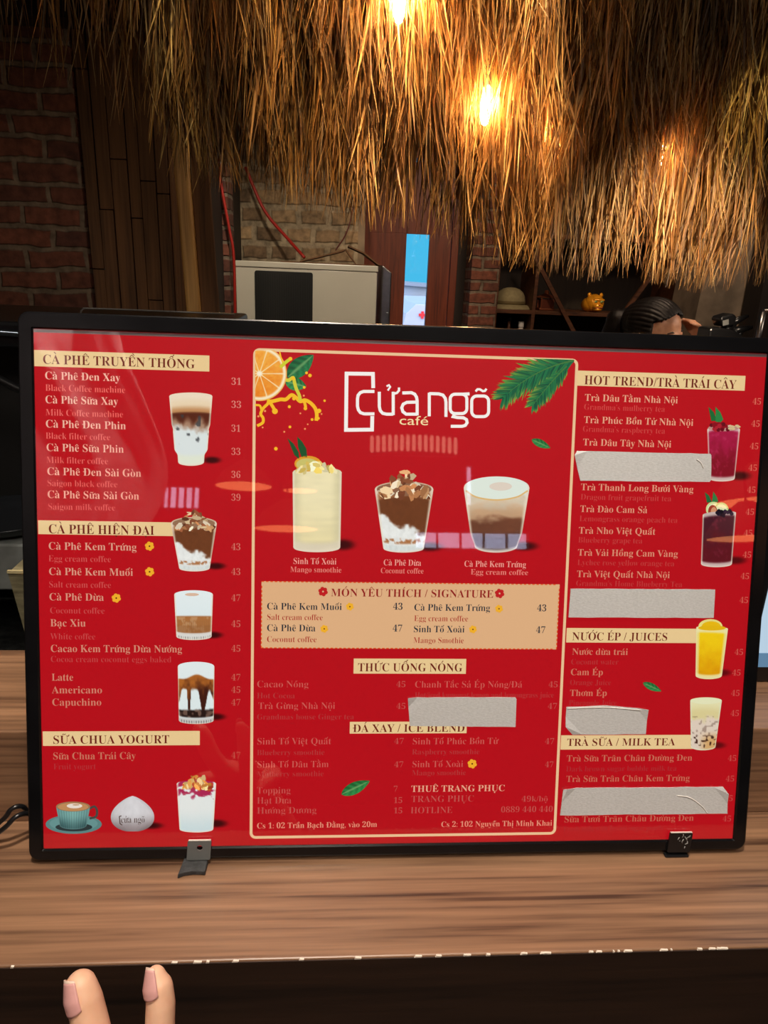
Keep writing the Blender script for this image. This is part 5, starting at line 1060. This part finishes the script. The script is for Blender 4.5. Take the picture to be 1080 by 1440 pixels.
capsule(mb, [Vector((-0.09, 0.02, zS - .02)), Vector((-0.155, 0.02, zS - 0.05))], [.062, .052]); capsule(mb, [Vector((0.09, 0.02, zS - .02)), Vector((0.155, 0.02, zS - 0.05))], [.062, .052])
el = Vector((0.235, -0.13, zS - 0.20)); wr = Hd(0.105, -0.075, -0.035) + Vector((0.055, 0, 0)); capsule(mb, [Vector((0.16, 0.02, zS - .05)), el, ], [.048, .040]); capsule(mb, [el, wr], [.039, .025])
kn = [Hd(0.115, -0.100, 0.020), Hd(0.108, -0.085, 0.026), Hd(0.112, -0.066, 0.024), Hd(0.118, -0.050, 0.016)]
for k, q in enumerate(kn):
    capsule(mb, [wr, lerp(wr, q, .6) + Vector((.006, 0, 0)), q], [.020, .0150, .0100], 12); f1 = Hd(0.090, -0.098 + .018 * k, 0.046 + (.004 if k in (1, 2) else -.004)); f2 = Hd(0.064 - .0, -0.086 + .018 * k, 0.052 + (.004 if k in (1, 2) else -.004))
    capsule(mb, [q, f1, f2], [.0096, .0084, .0068], 12)
capsule(mb, [wr, Hd(0.118, -0.108, -0.006), Hd(0.092, -0.108, 0.012)], [.017, .0110, .0078], 12)
ol = Vector((-0.22, -0.03, zS - 0.30)); capsule(mb, [Vector((-0.16, 0.02, zS - .05)), ol], [.048, .040]); wl = Vector((-0.12, -0.20, zS - 0.42)); capsule(mb, [ol, wl], [.038, .026])
for k in range(4): capsule(mb, [wl, wl + Vector((.03 + .012 * k, -.05, -.02 - .01 * k)), wl + Vector((.05 + .012 * k, -.085 + .006 * k, -.045 - .008 * k))], [.019, .011, .0075], 12)
capsule(mb, [wl, wl + Vector((.05, -.02, .01)), wl + Vector((.075, -.04, .0))], [.016, .0105, .008], 12)
for sx in (-1, 1): capsule(mb, [Vector((sx * .075, .02, zS - .52)), Vector((sx * .085, .0, zS - .52 - (zS - .52) * .46)), Vector((sx * .09, .03, .09)), Vector((sx * .09, .02, .045))], [.098, .062, .042, .043]); capsule(mb, [Vector((sx * .09, .02, .043)), Vector((sx * .10, -.13, .035))], [.042, .034])
body = obj('person', fuse('person', mb, 0.006, 4), M_SKIN, loc=gp); tag(body, 'person in a dark shirt behind the bar, head bowed, hand at forehead', 'person')
# hair
bm = bmesh.new(); bmesh.ops.create_uvsphere(bm, u_segments=128, v_segments=84, radius=1.0)
kill = []
for v in bm.verts:
    x, y, z = v.co; g = 0.0015 * math.sin(40 * math.atan2(x, z + .2)) if y < .8 else 0
    v.co = Vector((x * (0.086 + g), y * (0.102 + g) + 0.018, z * (0.094 + g) + 0.032)); 
    if y > 0.1: v.co.x *= 1 + .10 * y; v.co.y += 0.03 * y * y
for f in bm.faces:
    c = f.calc_center_median(); hl = 0.088 - 0.55 * abs(c.x) ** 1.15
    if (c.y < -0.026 and c.z < hl) or (c.y < 0.028 and c.z < -0.012 + .2 * (c.y + .03)) or c.z < -0.055: kill.append(f)
bmesh.ops.delete(bm, geom=kill, context='FACES')
for v in bm.verts: v.co = Hd(*v.co)
me = bpy.data.meshes.new('hair'); bm.to_mesh(me); bm.free(); me.polygons.foreach_set('use_smooth', [True] * len(me.polygons))
M_HAIR = mat('dark_hair', (0.012, 0.008, 0.007, 1), 0.5, noise=0.5, nscale=60, stretch=(1, 1, 0.2), bump=0.3)
hr = obj('hair', me, M_HAIR, body); md = hr.modifiers.new('s', 'SOLIDIFY'); md.thickness = 0.014; md.offset = -0.6
mb = MB(); capsule(mb, [Hd(-0.01, 0.12, 0.045), Hd(-0.03, 0.155, 0.03), Hd(-0.04, 0.165, -0.03), Hd(-0.04, 0.15, -0.13), Hd(-0.03, 0.135, -0.22)], [.036, .042, .040, .032, .012]); build('ponytail', mb, M_HAIR, body)
for sx in (-1, 1):
    mb = MB(); mb.tube([Hd(sx * .016, -.077, .020), Hd(sx * .030, -.077, .0265), Hd(sx * .046, -.068, .022)], [.0022, .0034, .0018], 8); build('eyebrow', mb, M_HAIR, body)
    mb = MB(); b = MB().ball((0, 0, 0), (.013, .008, .0075), 14); mb.add([tuple(Hd(v[0] + sx * .031, v[1] - .0705, v[2] + .001)) for v in b.v], b.f, 0, True); ey = build('eye', mb, mat('eye_white', S(220, 210, 200), 0.25), body)
    mb = MB(); b = MB().ball((0, 0, 0), (.006, .003, .006), 12); mb.add([tuple(Hd(v[0] + sx * .031, v[1] - .0775, v[2] + .000)) for v in b.v], b.f, 0, True); build('iris', mb, M_BLACK, ey)
    mb = MB(); mb.tube([Hd(sx * .018, -.078, .001), Hd(sx * .031, -.080, .0085), Hd(sx * .045, -.072, .002)], .0016, 6); build('eyelashes', mb, M_HAIR, body)
mb = MB(); mb.tube([Hd(-.020, -.088, -.062), Hd(-.008, -.0915, -.059), Hd(0, -.091, -.0605), Hd(.008, -.0915, -.059), Hd(.020, -.088, -.062)], [.002, .004, .0042, .004, .002], 8); build('lips', mb, mat('lip', S(170, 84, 78), 0.4), body)
mb = MB(); capsule(mb, [Vector((0, .03, zS + .01)), Vector((0, 0.03, zS - 0.22)), Vector((0, 0.02, zS - 0.42)), Vector((0, 0.02, zS - 0.60))], [.098, .122, .117, .142], 20)
for sx in (-1, 1): capsule(mb, [Vector((sx * .08, 0.02, zS - .02)), Vector((sx * .16, 0.02, zS - 0.05)), lerp(Vector((sx * .16, .02, zS - .05)), el if sx > 0 else ol, .55)], [.070, .060, .053])
obj('shirt', fuse('shirt', mb, 0.008, 4), mat('dark_shirt', S(44, 42, 44), 0.85, noise=0.2, nscale=30), body)
mb = MB()
for sx in (-1, 1): capsule(mb, [Vector((sx * .075, .02, zS - .53)), Vector((sx * .085, .0, zS - .52 - (zS - .52) * .46)), Vector((sx * .09, .03, .11))], [.108, .074, .058])
obj('trousers', fuse('trousers', mb, 0.008, 4), mat('dark_trousers', S(30, 30, 34), 0.9), body)

# ------------------------------------------------------------------ things at the far right and left behind the sign
dv_p = at(1008, 478, 1, 1.70); dvz = float(dv_p[2]) - 0.05
stn = thing('equipment_stand', 'thin black floor stand carrying the jointed device', 'stand', (float(dv_p[0]), 1.70, FL))
build('pole', MB().tube([(0, 0, 0.02), (0, 0, dvz - FL - 0.001)], 0.012), M_MATTE, stn); build('base', MB().lathe([(0.16, 0), (0.16, 0.012), (0.03, 0.02)], 28), M_MATTE, stn)
dv = thing('camera_rig', 'black jointed device with a small pale label beside the plaster pillar', 'device', (float(dv_p[0]), 1.70, dvz))
def dq(x, y, d=0): p = at(x, y, 1, 1.70 + d); return Vector(map(float, p)) - dv.location
build('lower_body', MB().prism([(dq(987, 476).x, -0.0), (dq(1034, 480).x, 0.0), tuple(dq(1036, 470))[::2], tuple(dq(1024, 463))[::2], tuple(dq(1005, 459))[::2], tuple(dq(990, 460))[::2]], -0.04, 0.04, 1), M_BLACK, dv, bevel=0.006)
build('upper_body', MB().prism([tuple(dq(1010, 459))[::2], tuple(dq(1026, 456))[::2], tuple(dq(1029, 444))[::2], tuple(dq(1024, 440))[::2], tuple(dq(1008, 445))[::2], tuple(dq(1006, 449))[::2]], -0.03, 0.03, 1), M_BLACK, dv, bevel=0.005)
build('neck', MB().tube([dq(1018, 466), dq(1026, 458), dq(1030, 452)], 0.017), M_BLACK, dv)
build('pale_label', MB().prism([tuple(dq(1009, 457))[::2], tuple(dq(1017, 455))[::2], tuple(dq(1017, 448))[::2], tuple(dq(1008.5, 450))[::2]], -0.033, -0.0305, 1), mat('device_label', S(120, 122, 120), 0.3), dv)
for pts, r in ((((1028, 456), (1040, 449), (1052, 444)), .012), (((1030, 466), (1044, 463), (1058, 460)), .013), (((1034, 474), (1042, 468), (1046, 462)), .009)): build('arm', MB().tube([dq(*p) for p in pts], [r, r * .8, r * .4]), M_BLACK, dv)
cp_ = at(1066, 478, 1, 2.2); ct = at(1074, 438, 1, 2.2); rod = thing('clothes_rail', 'pale metal rail upright at the far right edge', 'rail', (float(cp_[0]), 2.2, FL))
dx_ = float(ct[0] - cp_[0]) / float(ct[2] - cp_[2]); build('upright', MB().tube([(0, 0, 0.0), (0, 0, float(cp_[2]) - FL), (float(ct[0] - cp_[0]), 0, float(ct[2]) - FL)], 0.011), M_STEEL, rod)
build('top_bar', MB().tube([(float(ct[0] - cp_[0]), 0, float(ct[2]) - FL), (0.5, 0, float(ct[2]) - FL + 0.03)], 0.011), M_STEEL, rod); build('base', MB().lathe([(0.14, -0.0), (0.14, 0.01), (0.02, 0.016)], 24), M_STEEL, rod)

# small terminal screen on the raised ledge
mp = at(1066, 963, 2, ST); ms_ = thing('terminal_screen', 'small black-framed screen glowing pale blue right of the menu sign', 'screen', (float(mp[0]) + 0.14, float(mp[1]) + 0.012, ST))
build('housing', MB().prism(rrect(-0.165, 0.165, 0.001, 0.235, 0.006, 3), -0.008, 0.010, 1), M_BLACK, ms_, bevel=0.0015)
M_SCR = mat('terminal_display', S(40, 60, 80), 0.2, emit=S(190, 214, 232), estr=0.9); M_SCR2 = mat('terminal_footer', S(40, 60, 80), 0.2, emit=S(98, 138, 170), estr=0.8)
dsp = build('display', MB().box((-0.150, -0.0088, 0.034), (0.150, -0.0082, 0.222)), M_SCR, ms_); build('footer_bar', MB().box((-0.150, -0.0094, 0.0185), (0.150, -0.0084, 0.0338)), M_SCR2, dsp, label='darker blue bar along the bottom')
build('stand', MB().prism([(0.010, 0.0), (0.055, 0.0), (0.055, 0.006), (0.020, 0.012), (0.016, 0.12), (0.010, 0.12)], -0.06, 0.06, 0), M_BLACK, ms_)

# coffee machine and bits seen past the left edge of the sign
cmz = float(at(60, 430, 1, 1.10)[2]); cm = thing('coffee_machine', 'big black coffee machine behind the left end of the sign', 'coffee machine', (-0.44, 0.70, WT))
cxl = -0.75; cxr = float(at(318, 440, 1, 0.80)[0]) + 0.44; ch_ = cmz - WT
build('body', MB().box((cxl, 0.10, 0.10), (cxr, 0.40, ch_ - 0.04)), M_MATTE, cm, bevel=0.006); build('base', MB().box((cxl, 0.02, 0.02), (cxr, 0.42, 0.0995)), M_MATTE, cm, bevel=0.004)
build('top_tray', MB().box((cxl, 0.0, ch_ - 0.0395), (cxr, 0.40, ch_)), M_BLACK, cm, bevel=0.006)
for x in (cxl + .05, cxr - .05):
    for y in (.06, .37): build('foot', MB().lathe([(.015, 0), (.017, .0195)], 12), M_BLACK, cm, loc=(x, y, 0))
rp = [Vector(map(float, at(x, y, 1, 0.695))) - cm.location for x, y in ((114, 446), (114, 437), (118, 433.5), (150, 434.5), (240, 438), (330, 442))]; build('guard_rail', MB().tube(rp, 0.0014, 8), mat('rail_grey', S(120, 118, 114), 0.4, 0.4), cm)
pq = [Vector(map(float, at(x, y, 1, 0.695))) - cm.location for x, y in ((-60, 466), (0, 468), (26, 470), (80, 473))]; build('chrome_strip', MB().tube(pq, 0.0042, 8), mat('dull_chrome', S(120, 132, 140), 0.3, 1.0), cm)
pq = [Vector(map(float, at(x, y, 1, 0.66))) - cm.location for x, y in ((-60, 508), (0, 534), (28, 548), (70, 566))]; build('steam_arm', MB().tube(pq, 0.0066, 10), M_BLACK, cm)
gz = float(at(15, 764, 1, 0.51)[2])
gb = thing('stone_block', 'grey speckled stone slab on feet behind the left end of the sign', 'block', (-0.52, 0.605, WT)); 
zb = float(at(15, 828, 1, 0.51)[2]) - WT
build('block', MB().prism([(-0.25, zb), (0.22, zb), (0.22, gz - WT), (-0.25, gz - WT)], -0.10, 0.07, 1), mat('speckled_grey', S(132, 138, 136), 0.8, noise=0.25, nscale=50), gb, bevel=0.003)
for x in (-0.235, 0.19): build('foot', MB().box((x - .015, -.09, 0), (x + .015, .06, zb - .0005)), M_MATTE, gb)
dp = at(8, 752, 1, 0.55); ds_ = thing('frying_pan', 'round black pan on the grey block left of the sign', 'pan', (float(dp[0]) - .01, 0.585, gz + 0.0005))
build('pan', MB().lathe([(0.002, 0), (0.055, 0), (0.075, 0.006), (0.088, 0.018), (0.090, 0.020), (0.087, 0.0205), (0.073, 0.009), (0.05, 0.004), (0.002, 0.0038)], 44), mat('pan_black', (0.02, 0.022, 0.026, 1), 0.22, 0.4), ds_)
build('handle', MB().tube([(0.085, 0.0, 0.018), (0.13, 0.0, 0.026), (0.19, 0.0, 0.030)], [.006, .008, .009], 10), M_BLACK, ds_)
kp = at(14, 880, 2, WT); kt = thing('carton', 'small beige printed carton between the pan and the sign', 'box', (float(at(30, 880, 1, 0.39)[0]), 0.46, WT)); kz = float(at(12, 806, 1, 0.39)[2]) - WT
kw = float(at(11, 806, 1, 0.39)[0]) - kt.location.x
build('body', MB().add([(0.012, -0.06, 0), (0.09, -0.06, 0), (0.09, 0.0, 0), (0.012, 0.0, 0), (kw, -0.07, kz), (0.10, -0.07, kz - .01), (0.10, 0.005, kz - .01), (kw, 0.005, kz)], [(0, 3, 2, 1), (4, 5, 6, 7), (0, 1, 5, 4), (1, 2, 6, 5), (2, 3, 7, 6), (3, 0, 4, 7)]), mat('carton_side', S(150, 144, 112), 0.8, color2=S(96, 88, 64), nscale=60, stretch=(.4, 1, 2)), kt)
build('rim', MB().box((kw, -0.072, kz + .0004), (0.10, -0.068, kz + .004)), mat('carton_rim', S(200, 186, 140), 0.7), kt)
def power(label, pts):
    P = [Vector(map(float, at(x, y, 1, d))) for x, y, d in pts]; c = P[0]; o = build('power_cable', MB().tube([Vector(p) - c for p in spline([np.array(p) for p in P], 8)], 0.0021, 8), M_BLACK); o.location = c; return tag(o, label, 'cable', None)
power('black power cable, upper of two looping out left of the sign', [(-60, 1196, .02), (0, 1156, .02), (16, 1138, .022), (30, 1134, .026), (40, 1142, .030), (60, 1160, .034)])
power('black power cable, lower of two looping out left of the sign', [(-60, 1205, .012), (0, 1169, .014), (22, 1149, .018), (40, 1144, .026), (60, 1152, .034)])

# pendant lamps over the seating behind the camera, seen mirrored in the cover
M_SHADE = mat('pendant_shade', S(150, 70, 40), 0.6); M_GLOW = mat('pendant_glow', (1, .5, .2, 1), 0.5, emit=(1.0, 0.34, 0.12, 1), estr=5.0)
def pendant(x, y, z, r, label):
    t = thing('pendant_lamp', label, 'lamp', (x, y, z), group='pendant lamps behind the camera')
    build('shade', MB().lathe([(r, 0), (r * .98, .02), (r * .72, r * .55), (r * .3, r * .85), (.02, r * .95)], 36, caps=False), M_SHADE, t); build('diffuser', MB().lathe([(r * .97, .004), (r * .97, .010)], 36), M_GLOW, t); build('cord', MB().tube([(0, 0, r * .94), (0, 0, CE - z - .0005)], .004, 6), M_BLACK, t)
pendant(-0.457, -2.46, 0.763, 0.125, 'orange pendant lamp mirrored in the cover near the 36 price')
pendant(-0.245, -2.11, 0.535, 0.125, 'orange pendant lamp mirrored lower, left of the mango smoothie')
pendant(-0.225, -2.75, 0.800, 0.085, 'orange pendant lamp mirrored just left of the mango smoothie glass')
pendant(1.255, -1.46, 0.560, 0.135, 'orange pendant lamp mirrored at the right edge, upper of two')
pendant(1.075, -1.235, 0.420, 0.110, 'orange pendant lamp mirrored over the dark berry tea')

# pale cloth added to give the cover a mirrored haze, and a ribbed lamp
def mirror(px_, py_, dist):
    d = CB @ np.array([(px_ - CX) / F, (py_ - CY) / F, 1.0]); d /= np.linalg.norm(d); s_ = -(CAM @ Ez) / (d @ Ez); return CAM + d * s_ + (d - 2 * (d @ Ez) * Ez) * dist
rows = [(166, 455), (172, 490), (196, 540), (222, 600), (241, 655), (236, 690), (222, 722), (205, 745)]; R_ = len(rows); edge = [mirror(x, y, 2.0) for x, y in rows]; cl0 = Vector((-1.15, float(np.mean([e[1] for e in edge])), 0.3)); vs = []; fs = []; nc = 60
for i, e in enumerate(edge):
    for k in range(nc):
        t = k / (nc - 1); X = e[0] - 0.85 * t; vs.append((X - cl0.x, e[1] - cl0.y + 0.028 * math.sin(22 * t + i * .5) + .012 * math.sin(61 * t + i), e[2] - cl0.z - .04 * t))
for i in range(R_ - 1):
    for k in range(nc - 1): a = i * nc + k; fs.append((a, a + 1, a + nc + 1, a + nc))
o = build('haze_cloth', MB().add(vs, fs, 0, True), mat('pale_cloth', S(222, 206, 204), 0.8, noise=0.35, nscale=9, bump=0.4)); o.location = cl0; md = o.modifiers.new('s', 'SUBSURF'); md.levels = 1; md.render_levels = 1; md = o.modifiers.new('t', 'SOLIDIFY'); md.thickness = 0.004
tag(o, 'pale draped cloth added behind the camera for the haze mirrored at the top left of the sign', 'cloth')
lp_ = mirror(582, 626, 3.0); lt2 = thing('ribbed_lamp', 'warm ribbed lamp behind the camera, mirrored under the shop logo', 'lamp', tuple(float(v) for v in lp_)); mb = MB()
for k in range(15):
    x = -0.21 + 0.42 * k / 14; mb.lathe([(.005, -.042), (.009, -.034), (.009, .034), (.005, .042)], 10, (x, 0, .012 * math.sin(k * .22)))
build('shade', mb, mat('ribbed_glow', (1, .7, .5, 1), 0.6, emit=(1.0, 0.66, 0.46, 1), estr=2.2), lt2); build('backplate', MB().box((-0.225, -0.035, -0.05), (0.225, -0.0132, 0.05)), M_BLACK, lt2, bevel=0.004); build('stem', MB().tube([(0, -.025, .0505), (0, -.025, CE - lp_[2] - .0005)], .006, 8), M_BLACK, lt2)
